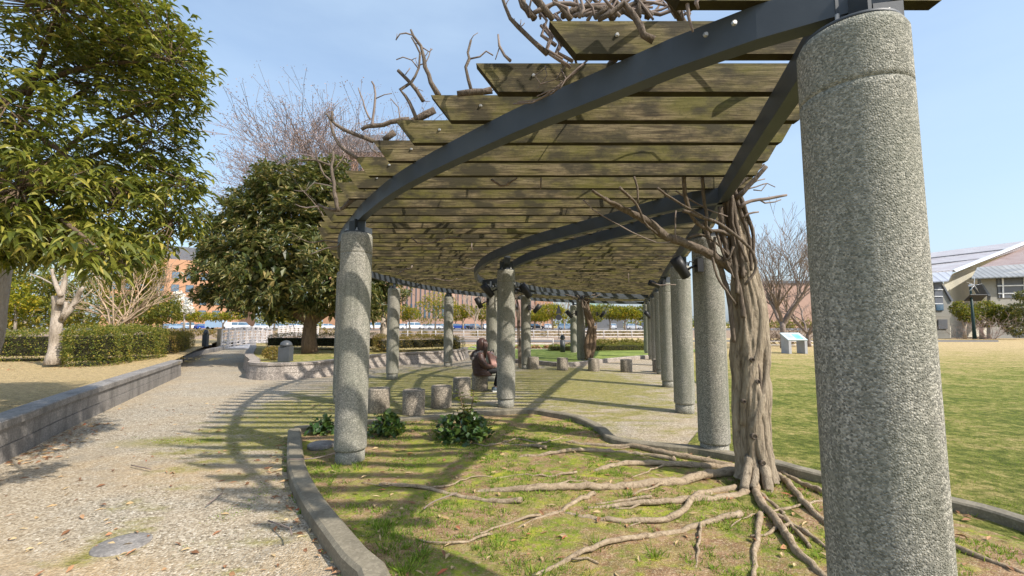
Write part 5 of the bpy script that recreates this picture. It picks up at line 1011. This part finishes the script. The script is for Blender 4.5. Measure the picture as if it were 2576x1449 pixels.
# ---- hall on the right
hall = empty('hall_building', (50, 50, 0), 'pale hall with wide ribbed metal roofs and window bands behind the right lawn', 'building'); H0 = hall.location
def ribbed(name, a, b_, rz, gap, axis=0):
    m = Mat(name, .45, .4); wv = m.N.new('ShaderNodeTexWave'); wv.wave_type = 'BANDS'; wv.bands_direction = 'X'; wv.inputs['Scale'].default_value = gap; wv.inputs['Distortion'].default_value = 0; m.L.new(m.mapp(m.pos(), rot=(0, 0, rz)), wv.inputs[0])
    n = m.noise(m.pos(), .7, 6, .65); c = m.ramp(n, [(.35, a), (.65, b_)]); c = m.mix(m.ramp(wv.outputs[1], [(.78, 0), (.9, .55)]), c, tuple(q*.35 for q in a)); m.color(c); m.bump(wv.outputs[1], .5, .05); return m.m
mroof = ribbed('ribbed_metal_roof', (.44, .43, .44), (.34, .30, .31), R(20), .42); mbrown = ribbed('rusty_ribbed_roof', (.26, .17, .14), (.34, .26, .23), R(20), .5); meave = ribbed('grey_eave_metal', (.15, .165, .18), (.21, .225, .245), 0, .45); mbl = ribbed('bluish_eave_metal', (.30, .34, .42), (.25, .28, .35), 0, .35)
cream = simple('cream_render', (.50, .48, .40), (.43, .42, .36), .5, .85, .05); greyw = simple('grey_render', (.30, .29, .26), (.25, .245, .22), .6, .85, .05)
def Q(cx, cy, Y): return P(2307.5+.2083*cx, 570.2+.2083*cy, Y)-H0
def slab(pts_, th, nm, mat, par=None, dv=None):
    m_ = MB(); n = len(pts_); nv_ = dv or (pts_[1]-pts_[0]).cross(pts_[2]-pts_[0]).normalized()*th
    m_.add(list(pts_)+[p_-nv_ for p_ in pts_], [tuple(range(n)), tuple(reversed(range(n, 2*n)))]+[(i, (i+1) % n, n+(i+1) % n, n+i) for i in range(n)]); bm_ = m_.build(nm, mat, par or hall); return bm_
dn = Vector((0, 0, .12))
r1 = slab([Q(60, 553, 50), Q(442, 525, 50), Q(1700, 20, 78), Q(1700, 120, 80), Q(60, 327, 72)], .1, 'roof', mroof, dv=dn)
slab([Q(445, 520, 49.9), Q(470, 545, 49.9), Q(1700, 55, 77.5), Q(1700, 20, 77.5)], .1, 'verge_trim', paint['white'], dv=Vector((0, -.3, 0)))
slab([Q(60, 555, 50.1), Q(435, 528, 50.1), Q(375, 650, 48.8), Q(60, 668, 48.8)], .1, 'eave', mbl, dv=dn)
for cy0, cy1, Ya, Yb in ((388, 280, 63, 66), (465, 400, 56, 58)): slab([Q(60, cy0+9, Ya), Q(1065 if cy0 < 400 else 740, cy1, Yb), Q(1065 if cy0 < 400 else 740, cy1-5, Yb), Q(60, cy0+4, Ya)], .1, 'roof_joint', M['slate'], dv=Vector((0, .1, -.1)))
gw = slab([Q(320, 1370, 52.5), Q(320, 640, 52.5), Q(445, 560, 52.5), Q(1700, 40, 80), Q(1700, 1310, 80)], .2, 'gable_wall', cream, dv=Vector((-.2, -.2, 0)))
# left block: window band, render, recessed ground floor
slab([Q(-40, 655, 49.6), Q(300, 655, 49.6), Q(430, 895, 49.6), Q(405, 1088, 49.6), Q(-40, 1088, 49.6)], .2, 'block_wall', greyw, dv=Vector((0, -.9, 0)))
slab([Q(300, 700, 49.4), Q(335, 730, 49.4), Q(440, 895, 49.4), Q(415, 900, 49.4)], .1, 'slanted_fin', M['slate'], dv=Vector((0, -2, 0)))
wq = slab([Q(205, 668, 49.5), Q(300, 668, 49.5), Q(318, 1015, 49.5), Q(222, 1015, 49.5)], .1, 'window', M['slate'], dv=Vector((0, -.15, 0)))
for cy in (760, 842, 930): slab([Q(210, cy-5, 49.42), Q(312, cy-5, 49.42), Q(312, cy+5, 49.42), Q(210, cy+5, 49.42)], .1, 'glazing_bar', paint['white'], wq, dv=Vector((0, -.05, 0)))
slab([Q(228, 935, 49.45), Q(318, 935, 49.45), Q(320, 1010, 49.45), Q(232, 1010, 49.45)], .1, 'pane', M['glass'], wq, dv=Vector((0, -.05, 0)))
slab([Q(-40, 1085, 51), Q(390, 1085, 51), Q(400, 1370, 51), Q(-40, 1370, 51)], .2, 'ground_floor_wall', greyw, dv=Vector((0, -.3, 0)))
slab([Q(255, 1120, 50.9), Q(365, 1120, 50.9), Q(368, 1235, 50.9), Q(258, 1235, 50.9)], .1, 'window', M['slate'], dv=Vector((0, -.1, 0)))
# right block
r2 = slab([Q(740, 495, 52), Q(1800, 420, 52), Q(1800, 60, 70), Q(1330, 225, 68), Q(1050, 345, 62)], .1, 'roof', mbrown, dv=dn)
slab([Q(725, 490, 52.0), Q(1800, 412, 52.0), Q(1800, 575, 50.3), Q(655, 618, 50.3)], .1, 'eave', meave, dv=dn)
slab([Q(655, 622, 50.35), Q(1800, 580, 50.35), Q(1800, 592, 50.35), Q(655, 634, 50.35)], .1, 'gutter', M['slate'], dv=Vector((0, -.2, 0)))
slab([Q(770, 625, 51.6), Q(1800, 600, 51.6), Q(1800, 1370, 51.6), Q(880, 1370, 51.6), Q(885, 830, 51.6), Q(770, 695, 51.6)], .2, 'block_wall', greyw, dv=Vector((0, -.4, 0)))
slab([Q(770, 690, 51.4), Q(800, 700, 51.4), Q(890, 830, 51.4), Q(860, 835, 51.4)], .1, 'slanted_fin', M['slate'], dv=Vector((0, -1.2, 0)))
w2_ = slab([Q(965, 630, 51.5), Q(1800, 605, 51.5), Q(1800, 860, 51.5), Q(985, 860, 51.5)], .1, 'window_band', M['slate'], dv=Vector((0, -.1, 0)))
for cx0, cy0, cx1, cy1 in ((970, 708, 1800, 690), (980, 800, 1800, 788), (1024, 625, 1050, 860), (1285, 610, 1300, 860), (1175, 800, 1190, 860), (1550, 610, 1565, 860)):
    if cx1-cx0 > 100: pp = [Q(cx0, cy0, 51.4), Q(cx1, cy1, 51.4), Q(cx1, cy1+14, 51.4), Q(cx0, cy0+14, 51.4)]
    else: pp = [Q(cx0, cy0, 51.38), Q(cx1-6, cy0, 51.38), Q(cx1, cy1, 51.38), Q(cx0+8, cy1, 51.38)]
    slab(pp, .1, 'glazing_bar', paint['white'], w2_, dv=Vector((0, -.05, 0)))
slab([Q(1150, 1245, 51.5), Q(1800, 1245, 51.5), Q(1800, 1325, 51.5), Q(1180, 1325, 51.5)], .1, 'window', M['slate'], dv=Vector((0, -.08, 0)))
leafy_px('leafy_tree', 'yellow-green tree in front of the hall, left of the wind and solar lamp', (2428, 853), 47.5, [(2412, 778, 20, 20), (2430, 795, 18, 16), (2445, 790, 16, 22)], 1500, .3, .13, M['leaf_mid'], trunk=.14)
leafy_px('leafy_tree', 'wide yellow-green tree right of the wind and solar lamp', (2470, 853), 48, [(2480, 780, 30, 26), (2510, 790, 34, 24), (2470, 800, 30, 26), (2545, 788, 20, 14), (2535, 810, 24, 20)], 3600, .3, .13, M['leaf_mid'], trunk=.16)
leafy_px('leafy_tree', 'dark layered evergreen at the right edge of the photo', (2585, 853), 46, [(2580, 745, 26, 14), (2570, 775, 34, 14), (2575, 805, 32, 18), (2560, 830, 30, 16)], 2600, .28, .12, M['leaf_ever'], trunk=.16)
bramble('pinkish-brown bare bush in front of the hall, between the leafy trees', 2495, 853, 45.5, 1.6, 3.2, 26, simple('pink_brown_twigs', (.36, .26, .23), (.25, .18, .16), 8, .9, 0))
bramble('small bare bush at the foot of the hall, left of the solar lamp', 2415, 853, 46, .9, 2.2, 8, M['twig'])

# ------------------------------------------------------------------ seated woman
wo = empty('person', (-.74, 10.27, .42), 'woman in brown padded jacket sitting on a stone stool, pink backpack on her lap', 'person'); C0 = wo.location
skin = simple('skin', (.56, .36, .27), (.52, .32, .24), 10, .5, 0); hairm = Mat('dark_brown_hair', .4, .5); hairm.color(hairm.ramp(hairm.noise(hairm.mapp(hairm.obj(), (40, 40, 3)), 3, 4), [(.35, (.030, .014, .010)), (.65, (.085, .038, .028))])); hairm.bump(hairm.noise(hairm.mapp(hairm.obj(), (60, 60, 3)), 3, 3), .6, .005)
jm = Mat('brown_padded_nylon', .45, .4); jn = jm.noise(jm.obj(), 7, 4); jm.color(jm.ramp(jn, [(.35, (.045, .022, .017)), (.65, (.08, .042, .033))])); jm.bump(jm.noise(jm.mapp(jm.obj(), (2, 2, 11)), 1.6, 3, .5, .8), 1, .04)
legm_ = simple('black_leggings', (.012, .012, .014), None, 9, .75, .1); fur = simple('pale_fur_lining', (.42, .37, .34), (.24, .20, .18), 14, .95, 1, .03); shoe = simple('grey_blue_trainer', (.28, .34, .38), (.22, .28, .33), 12, .6, .1); sole = simple('white_sole', (.75, .75, .73), None, 5, .6, 0)
def skinned(name, verts, edges, radii, mat, par, sub=2, root=0):
    me = bpy.data.meshes.new(name); me.from_pydata([tuple(v) for v in verts], edges, []); o = bpy.data.objects.new(name, me); col.objects.link(o); o.parent = par; me.materials.append(mat)
    md = o.modifiers.new('skin', 'SKIN'); md.use_smooth_shade = True; ly = me.skin_vertices[0] if me.skin_vertices else None
    if ly is None:
        bm = bmesh.new(); bm.from_mesh(me); bm.verts.layers.skin.verify(); bm.to_mesh(me); bm.free(); ly = me.skin_vertices[0]
    for i, r in enumerate(radii): ly.data[i].radius = r if hasattr(r, '__len__') else (r, r); ly.data[i].use_root = (i == root)
    if sub: s_ = o.modifiers.new('sub', 'SUBSURF'); s_.levels = sub; s_.render_levels = sub
    return o
# local frame: x toward her knees, y away from the camera, z up from the stool top
yaw = R(12); rotw = Matrix.Rotation(yaw, 3, 'Z')
V_ = []; E_ = []; Rr = []
def chain(pts_, rad, start=None):
    prev = start
    for p_, r_ in zip(pts_, rad):
        V_.append(rotw @ Vector(p_)); Rr.append(r_); i = len(V_)-1
        if prev is not None: E_.append((prev, i))
        prev = i
    return prev
pel = chain([(.01, 0, .10)], [(.09, .10)]); ch_ = chain([(-.02, 0, .24), (-.04, 0, .38), (-.02, 0, .50)], [.12, .13, .11], pel); nk = chain([(.02, 0, .575)], [.048], ch_); hd_ = chain([(.035, 0, .65), (.045, 0, .71), (.04, 0, .765)], [(.062, .07), (.075, .085), (.055, .06)], nk)
for s, kz in ((-1, 0), (1, 0)):
    kn = chain([(.10, s*.085, .075), (.26, s*.085, .07), (.44, s*.075, .055)], [.062, .058, .05], pel); chain([(.40, s*.075, -.15), (.345, s*.075, -.33), (.385, s*.075, -.385), (.47, s*.075, -.395)], [.047, .033, .03, .025], kn)
    sh_ = chain([(-.03, s*.155, .47)], [.055], ch_); el = chain([(.02, s*.21, .30), (.10, s*.19, .20)], [.043, .036], sh_); wr = chain([(.24, s*.12, .165), (.295, s*.095, .16)], [.026, .022], el); pm_ = chain([(.335, s*.08, .162)], [(.02, .032)], wr)
    for f_ in range(4): chain([(.365, s*(.085-.016*f_), .165), (.39-.004*f_, s*(.082-.016*f_), .15), (.395-.005*f_, s*(.08-.016*f_), .13)], [.0085, .008, .007], pm_)
    chain([(.325, s*.045, .165), (.345, s*.03, .152)], [.010, .008], pm_)
body = skinned('body', V_, E_, Rr, skin, wo, 2)
def W2(p_): return rotw @ Vector(p_)
# face: brow, nose, lips, chin as one small relief joined to the head, eyes, ears
f_ = MB()
def blob_(mb, c, r, n=12, m=None):
    rows = 7; prof_ = [(max(.001, math.sin(math.pi*i/(rows-1))), -math.cos(math.pi*i/(rows-1))) for i in range(rows)]
    vs = []; 
    for q, z in prof_:
        for j in range(n):
            t = 2*math.pi*j/n; v = Vector((q*math.cos(t)*r[0], q*math.sin(t)*r[1], z*r[2])); v = (m @ v) if m is not None else v; vs.append(W2(Vector(c)+v))
    mb.add(vs, [(i*n+j, i*n+(j+1) % n, (i+1)*n+(j+1) % n, (i+1)*n+j) for i in range(rows-1) for j in range(n)], True)
blob_(f_, (.135, 0, .695), (.018, .011, .02)); f_.build('nose', skin, wo)
f_ = MB(); blob_(f_, (.118, 0, .662), (.010, .022, .006)); f_.build('mouth', simple('lips', (.45, .18, .15), None, 5, .5, 0), wo)
for s in (-1, 1): f_ = MB(); blob_(f_, (.116, s*.03, .712), (.008, .013, .007)); f_.build('eye', M['black'], wo)
for s in (-1, 1): f_ = MB(); blob_(f_, (.03, s*.082, .695), (.018, .008, .03)); f_.build('ear', skin, wo)
# hair: cap and long curtain down the back and near shoulder
hv = []; n = 30; rows = 18; hm = MB()
for i in range(rows):
    t = i/(rows-1)
    for j in range(n):
        a = 2*math.pi*j/n; fx = math.cos(a)
        if t < .35: ph = t/.35*math.pi/2; rr = math.sin(ph)*.128+.002; z = .705+.135*math.cos(ph); cx = .025
        else: q = (t-.35)/.65; rr = .128*(1-.16*q); z = .705-.38*q; cx = .025-.025*q
        x = cx+rr*fx; y_ = rr*math.sin(a)*.93
        if t > .30 and fx > .62: x = cx+.62*rr-rr*.5*(fx-.62)      # open at the face
        rip = 1+.03*math.sin(a*9+z*6)+.02*math.sin(a*17); hv.append(W2((cx+(x-cx)*rip, y_*rip*(1-.1*max(0, t-.6)), z+(.02*math.sin(a*6) if t == 1 else 0))))
hm.add(hv, [(i*n+j, i*n+(j+1) % n, (i+1)*n+(j+1) % n, (i+1)*n+j) for i in range(rows-1) for j in range(n)]+[tuple(range((rows-1)*n, rows*n))], True); 
for s in (-1, 1):
    for k in range(4): hm.tube([W2(q) for q in ((.10-.015*k, s*(.075+.008*k), .79), (.135-.02*k, s*(.105+.004*k), .70), (.12-.02*k, s*.115, .58), (.10-.015*k, s*(.105+.006*k), .46), (.105-.02*k, s*.09, .36))], [.018, .022, .022, .018, .006], 7)
hm.build('hair', hairm.m, wo)
# jacket: one quilted shell from hem to collar with both sleeves
m_ = MB(); rings = []; RG = [(-.045, .055, .195, .185), (-.02, .05, .225, .205), (.06, .03, .215, .20), (.13, .0, .19, .19), (.22, -.03, .172, .183), (.32, -.05, .16, .188), (.41, -.05, .145, .19), (.47, -.035, .115, .165), (.515, -.015, .08, .115), (.555, .0, .06, .075)]
zz_ = np.linspace(-.045, .555, 44); rg = np.array(RG); nn_ = 28; vs_ = []
for z in zz_:
    cx_, rx_, ry_ = (np.interp(z, rg[:, 0], rg[:, k]) for k in (1, 2, 3)); q_ = 1+.035*abs(math.sin(z*34))
    for j_ in range(nn_):
        a = 2*math.pi*j_/nn_; w_ = 1+.02*math.sin(a*5+z*30)+.015*math.sin(a*11-z*17); vs_.append(W2((cx_+rx_*q_*w_*math.cos(a), ry_*q_*w_*math.sin(a), z)))
nz = len(zz_); m_.add(vs_, [(i*nn_+j_, i*nn_+(j_+1) % nn_, (i+1)*nn_+(j_+1) % nn_, (i+1)*nn_+j_) for i in range(nz-1) for j_ in range(nn_)]+[tuple(range((nz-1)*nn_, nz*nn_))], True)
for s in (-1, 1):
    sp = spline([Vector(q) for q in ((-.05, s*.13, .46), (-.035, s*.185, .42), (.0, s*.225, .31), (.075, s*.215, .205), (.17, s*.15, .178), (.262, s*.11, .165))], .018); k_ = len(sp)
    m_.tube([W2(q) for q in sp], [np.interp(i/(k_-1), [0, .15, .5, .8, 1], [.065, .082, .074, .060, .044])*(1+.06*abs(math.sin(i*.55))) for i in range(k_)], 16)
m_.build('jacket', jm.m, wo)
# hood folded on the back with pale fur lining
m_ = MB(); m_.tube([W2(p_) for p_ in ((.04, -.10, .52), (-.04, -.135, .50), (-.12, -.10, .46), (-.155, 0, .44), (-.12, .10, .46), (-.04, .13, .50))], [.03, .045, .055, .06, .055, .04], 10, jit=.12); m_.build('fur_collar', fur, wo)
m_ = MB(); m_.tube([W2(p_) for p_ in ((-.07, 0, .53), (-.13, -.01, .47), (-.20, -.02, .38), (-.235, -.02, .33))], [.06, .085, .07, .02], 12, jit=.08); m_.build('hood', jm.m, wo)
m_ = MB(); m_.tube([W2(p_) for p_ in ((-.13, -.07, .43), (-.185, -.06, .36), (-.20, -.04, .29))], [.045, .05, .02], 10, jit=.2); m_.build('fur_trim', fur, wo)
# leggings and shoes
V_, E_, Rr = [], [], []
for s in (-1, 1): chain([(.06, s*.085, .075), (.26, s*.085, .072), (.44, s*.075, .057), (.40, s*.075, -.15), (.348, s*.075, -.32)], [.095, .078, .06, .053, .038])
for s in (0, 1): 
    i0 = s*5; nm = 'legging'; skinned(nm, V_[i0:i0+5], [(0, 1), (1, 2), (2, 3), (3, 4)], Rr[i0:i0+5], legm_, wo, 2)
for s in (-1, 1):
    m_ = MB(); m_.tube([W2(p_) for p_ in ((.29, s*.075, -.375), (.34, s*.075, -.345), (.42, s*.075, -.365), (.50, s*.075, -.385), (.55, s*.075, -.395))], [.034, .052, .045, .034, .015], 12, squash=.95); sh2 = m_.build('shoe', shoe, wo)
    m_ = MB(); pr = [(.275, -.035), (.40, -.045), (.50, -.05), (.56, -.03), (.57, 0), (.56, .03), (.50, .05), (.40, .045), (.275, .035)]; m_.add([W2((x, s*.075+y_, -.42)) for x, y_ in pr]+[W2((x, s*.075+y_*.95, -.39)) for x, y_ in pr], [tuple(range(9, 18)), tuple(reversed(range(9)))]+[(i, (i+1) % 9, 9+(i+1) % 9, 9+i) for i in range(9)]); m_.build('sole', sole, sh2)
# pink backpack on her lap, held between the arms
bp = empty('backpack', C0+W2((.27, 0, .13)), 'pink backpack upright on the seated woman\'s lap', 'bag', None); pk = simple('pink_canvas', (.62, .36, .31), (.54, .30, .26), 9, .8, .3, .01)
bmh = bmesh.new(); bmesh.ops.create_cube(bmh, size=1); bmesh.ops.scale(bmh, vec=(.15, .27, .36), verts=bmh.verts); bmesh.ops.bevel(bmh, geom=list(bmh.edges), offset=.05, segments=4, affect='EDGES', profile=.6)
for v in bmh.verts: v.co.x += -.26*(v.co.z)  # leans back toward her
me = bpy.data.meshes.new('bag_body'); bmh.to_mesh(me); bmh.free(); me.materials.append(pk); me.polygons.foreach_set('use_smooth', [True]*len(me.polygons)); o = bpy.data.objects.new('bag_body', me); col.objects.link(o); o.parent = bp; o.location = (0, 0, .2); o.rotation_euler = (0, 0, yaw)
m_ = MB(); m_.tube([rotw @ Vector(q) for q in ((.08, -.08, .12), (.12, -.08, .18), (.10, -.08, .25), (.0, -.08, .30))], .018, 8); m_.build('pocket_piping', pk, bp)
m_ = MB(); m_.tube([rotw @ Vector(q) for q in ((-.05, -.05, .37), (-.02, -.03, .42), (.03, 0, .425), (.05, .03, .37))], .014, 8); m_.build('handle', M['black'], bp)
m_ = MB(); m_.tube([rotw @ Vector(q) for q in ((.04, -.135, .30), (.0, -.14, .34), (-.05, -.12, .37))], .01, 6); m_.build('zip', M['white'], bp)

# ------------------------------------------------------------------ ivy, grass, litter
def ivy(label, px, py, w, h, n, name='ivy_plant'):
    c = G(px, py, .04); o = empty(name, c, label, 'plant'); pts_ = rng.normal(0, 1, (n, 3)); pts_ = unit(pts_)*rng.random((n, 1))**.4*np.array([w/2, w/2.6, h]); pts_[:, 2] = abs(pts_[:, 2])+.02
    d_ = rand_dirs(n, .1); d_[:, 2] -= .25; leaves('leaves', pts_, d_, .075, .075, M['leaf_ivy'], o, droop=.15, fold=.12, jitter=.35, wide=.35)
    m_ = MB()
    for i in range(14): e = pts_[rng.integers(n)]; m_.tube([(0, 0, 0), (e[0]*.5, e[1]*.5, e[2]*.8), e], .004, 4)
    m_.build('stems', M['bark_brown'], o); return o
ivy('low dark ivy clump left of the near left column', 812, 1090, .42, .20, 150)
ivy('dark ivy clump right behind the near left column', 972, 1093, .52, .30, 260)
iv = ivy('tall ivy shrub with a leafy sprout in front of the stone stools', 1165, 1105, .80, .36, 480)
m_ = MB(); lp = []; ld = []
for k in range(5):
    tip = Vector((random.uniform(-.1, .18), random.uniform(-.1, .1), random.uniform(.5, .72))); sp = spline([Vector((0.03, 0, .1)), tip*.5+Vector((.03, 0, .04)), tip], .05); m_.tube(sp, .006, 5)
    for p_ in sp[2:]:
        for q in range(2): a = random.uniform(0, 6.28); lp.append(tuple(p_)); ld.append((math.cos(a), math.sin(a), random.uniform(-.1, .5)))
m_.build('sprout_stems', M['bark_brown'], iv); leaves('sprout_leaves', np.array(lp), np.array(ld), .10, .035, M['leaf_oak'], iv, droop=.15)
# grass tufts
def scatter_blades(name, cx, cy, n_t, per, Lr, spread, mat, z=None):
    P_ = []; D_ = []; LL = []
    for _ in range(n_t):
        x, y_ = cx(), cy()
        yield_ok = True
        P_.append((x, y_))
    return P_
def noise2(x, y_): return math.sin(x*2.3+1.1*math.sin(y_*1.9))*math.cos(y_*2.9+.8*math.sin(x*3.1))+.5*math.sin(x*6.1+y_*4.3)
tp, td, tl_ = [], [], []
def add_tuft(x, y_, z, per, h, spread):
    for k in range(per):
        a = random.uniform(0, 6.283); r = abs(random.gauss(0, spread)); tp.append((x+math.cos(a)*r, y_+math.sin(a)*r, z-.005)); td.append((math.cos(a)*random.uniform(.1, .9), math.sin(a)*random.uniform(.1, .9), 1)); tl_.append(h*random.uniform(.5, 1.2))
cnt = 0
while cnt < 2300:
    y_ = 2.0+random.random()**1.4*5.6; x = random.uniform(-2.4, 4.2)
    if not in_poly(x, y_, bed_poly) or noise2(x, y_) < -.1: continue
    add_tuft(x, y_, bed_h(x, y_), random.randint(8, 24), random.uniform(.025, .055), random.uniform(.02, .05)); cnt += 1
for px, py in ((905, 1170), (850, 1175), (930, 1150), (985, 1350), (970, 1385), (1010, 1445), (1020, 1440), (860, 1150), (900, 1180), (960, 1330), (1060, 1400), (1345, 1440), (1620, 1260), (1580, 1250), (1830, 1310), (1760, 1275), (1650, 1400), (1310, 1265), (1250, 1380), (1500, 1370), (1540, 1065), (1500, 1085), (1430, 1060)):
    g = G(px, py, .03)
    if in_poly(g.x, g.y, bed_poly): add_tuft(g.x, g.y, bed_h(g.x, g.y), 60, .075, .06)
def blades(name, mat, kind_label=None):
    n = len(tp); p_ = np.array(tp); d_ = unit(np.array(td)); L_ = np.array(tl_)[:, None]; s = unit(np.cross(d_, rng.normal(0, 1, (n, 3)))); w_ = .0028+.0016*rng.random((n, 1))
    V = np.stack([p_-s*w_, p_+s*w_, p_+d_*L_*.6+s*w_*.7+np.array([[0, 0, -.05]])*L_, p_+d_*L_+np.array([[0, 0, -.2]])*L_], 1).reshape(-1, 3); b_ = (np.arange(n)*4)[:, None]
    o = npmesh(name, V, np.concatenate([b_+np.array([[0, 1, 2]]), b_+np.array([[0, 2, 3]])]), mat); tag(o, kind_label, 'grass', None, 'stuff'); tp.clear(); td.clear(); tl_.clear(); return o
blades('bed_grass', M['grass'], 'green grass tufts growing among the roots in the near bed')
cnt = 0
while cnt < 5200:
    y_ = 2.6+random.random()**1.4*15; x = random.uniform(2.2, 3+y_*1.1)
    if in_poly(x, y_, bed_poly): continue
    xr = np.interp(y_, [p[1] for p in rightb], [p[0] for p in rightb])
    if x < xr+.15 or y_ < 3: continue
    add_tuft(x, y_, .02, random.randint(6, 14), random.uniform(.018, .040), .08); cnt += 1
blades('lawn_blades', M['grass'], 'short grass blades over the lawn right of the pergola')
cnt = 0
while cnt < 900:
    t = random.random(); x = random.uniform(-9, -5.5); y_ = random.uniform(4, 12)
    wx = np.interp(y_, [p.y for p in reversed(wls)], [p.x for p in reversed(wls)])
    if x > wx-.35: continue
    add_tuft(x, y_, .45, 8, .025, .07); cnt += 1
for i in range(500):
    y_ = random.uniform(9, 15); add_tuft(random.uniform(-14, -9.5), y_, .45, 8, .03, .08)
tp[:] = [q for q in tp]
blades('dry_grass', M['grassd'], 'dry yellow grass blades on the raised left lawn')
for k in range(260):
    a = random.choice([(-4.3, 5.98, .5, .12), (-4.3, 5.98, .5, .12), (-2.9, 7.2, .7, 1.0), (-2.7, 9.0, .8, 1.5), (1.8, 10.5, 1.2, 1.5), (2.6, 13, 1.2, 1.5), (-2.3, 4.2, .15, .6)]); add_tuft(random.gauss(a[0], a[2]*.6), random.gauss(a[1], a[3]*.6), 0, 14, .022, .06)
for k in range(26): i = random.randrange(5, len(kl)-20); p_ = kl[i]; add_tuft(p_.x-.10+random.uniform(-.02, .01), p_.y, 0, 12, .06, .015)
blades('path_grass', M['grass'], 'moss and grass tufts spreading over the gravel beside the pergola')
# fallen leaves
lp, ld = [], []
def lay(x, y_, z): a = random.uniform(0, 6.283); lp.append((x, y_, z+random.uniform(.003, .012))); ld.append((math.cos(a), math.sin(a), random.uniform(-.05, .22)))
for i in range(420): 
    y_ = random.uniform(1.9, 9); x = random.uniform(-y_*1.2, -.6)
    if in_poly(x, y_, bed_poly) or x < np.interp(y_, [p.y for p in reversed(wls)], [p.x for p in reversed(wls)])+.05: continue
    lay(x, y_, 0)
for i in range(160): q = random.uniform(0, 1); p_ = WL[2].lerp(WL[1], q)+Vector((random.uniform(.06, .5), 0, 0)); lay(p_.x, p_.y, 0)
for i in range(120): p_ = kl[random.randrange(len(kl)-20)]; lay(p_.x-.1-abs(random.gauss(0, .12)), p_.y+random.uniform(-.1, .1), 0)
for i in range(750):
    x = random.uniform(-2, 4); y_ = random.uniform(2, 7)
    if in_poly(x, y_, bed_poly): lay(x, y_, bed_h(x, y_)+.004)
for i in range(150): lay(random.uniform(-15, -11), random.uniform(10.5, 12.8), .46)
o = leaves('leaf_litter', np.array(lp), np.array(ld), .062, .022, M['litter'], None, droop=.05, jitter=.45); tag(o, 'brown and tan fallen leaves scattered over the path and bed', 'leaves', None, 'stuff')
for pxs, lab in (([(1070, 1140), (1040, 1180), (990, 1190)], None),):
    pass
TWG = [([(724, 1168), (790, 1165), (860, 1145), (920, 1120)], 'thin fallen twig crossing the near kerb left of the column'), ([(1066, 1160+120), (1090, 1262), (1150, 1240)], 'short fallen twig in the middle of the mossy bed'), ([(520, 1270), (560, 1240)], 'short dark fallen twig in the gravel path near the kerb'), ([(330, 1170), (380, 1180)], 'small dark twig lying on the gravel below the grey wall'),
       ([(675, 1250+60), (730, 1330), (734, 1345)], 'bent dark twig on the gravel at bottom centre-left')]
for pxs, lab in TWG:
    m_ = MB(); pp = [G(x, y_, .03 if x < 700 else .10) for x, y_ in pxs]
    if pxs[0][0] == 724: pp = [p_+Vector((0, 0, .05)) for p_ in pp]
    m_.tube(spline(pp, .06), .006, 6); o = m_.build('fallen_twig', M['twig']); tag(o, lab, 'twig')
# sparse foliage sprig that hangs at the second left column (from the tree behind)
leafy_px('leafy_tree', 'small dark leafy branch tree showing between the two left far columns', (965, 884), 19, [(1000, 745, 30, 22, .5), (960, 760, 20, 30, .5), (1015, 738, 22, 12, .4)], 800, .13, .06, M['leaf_ever'], trunk=.17)
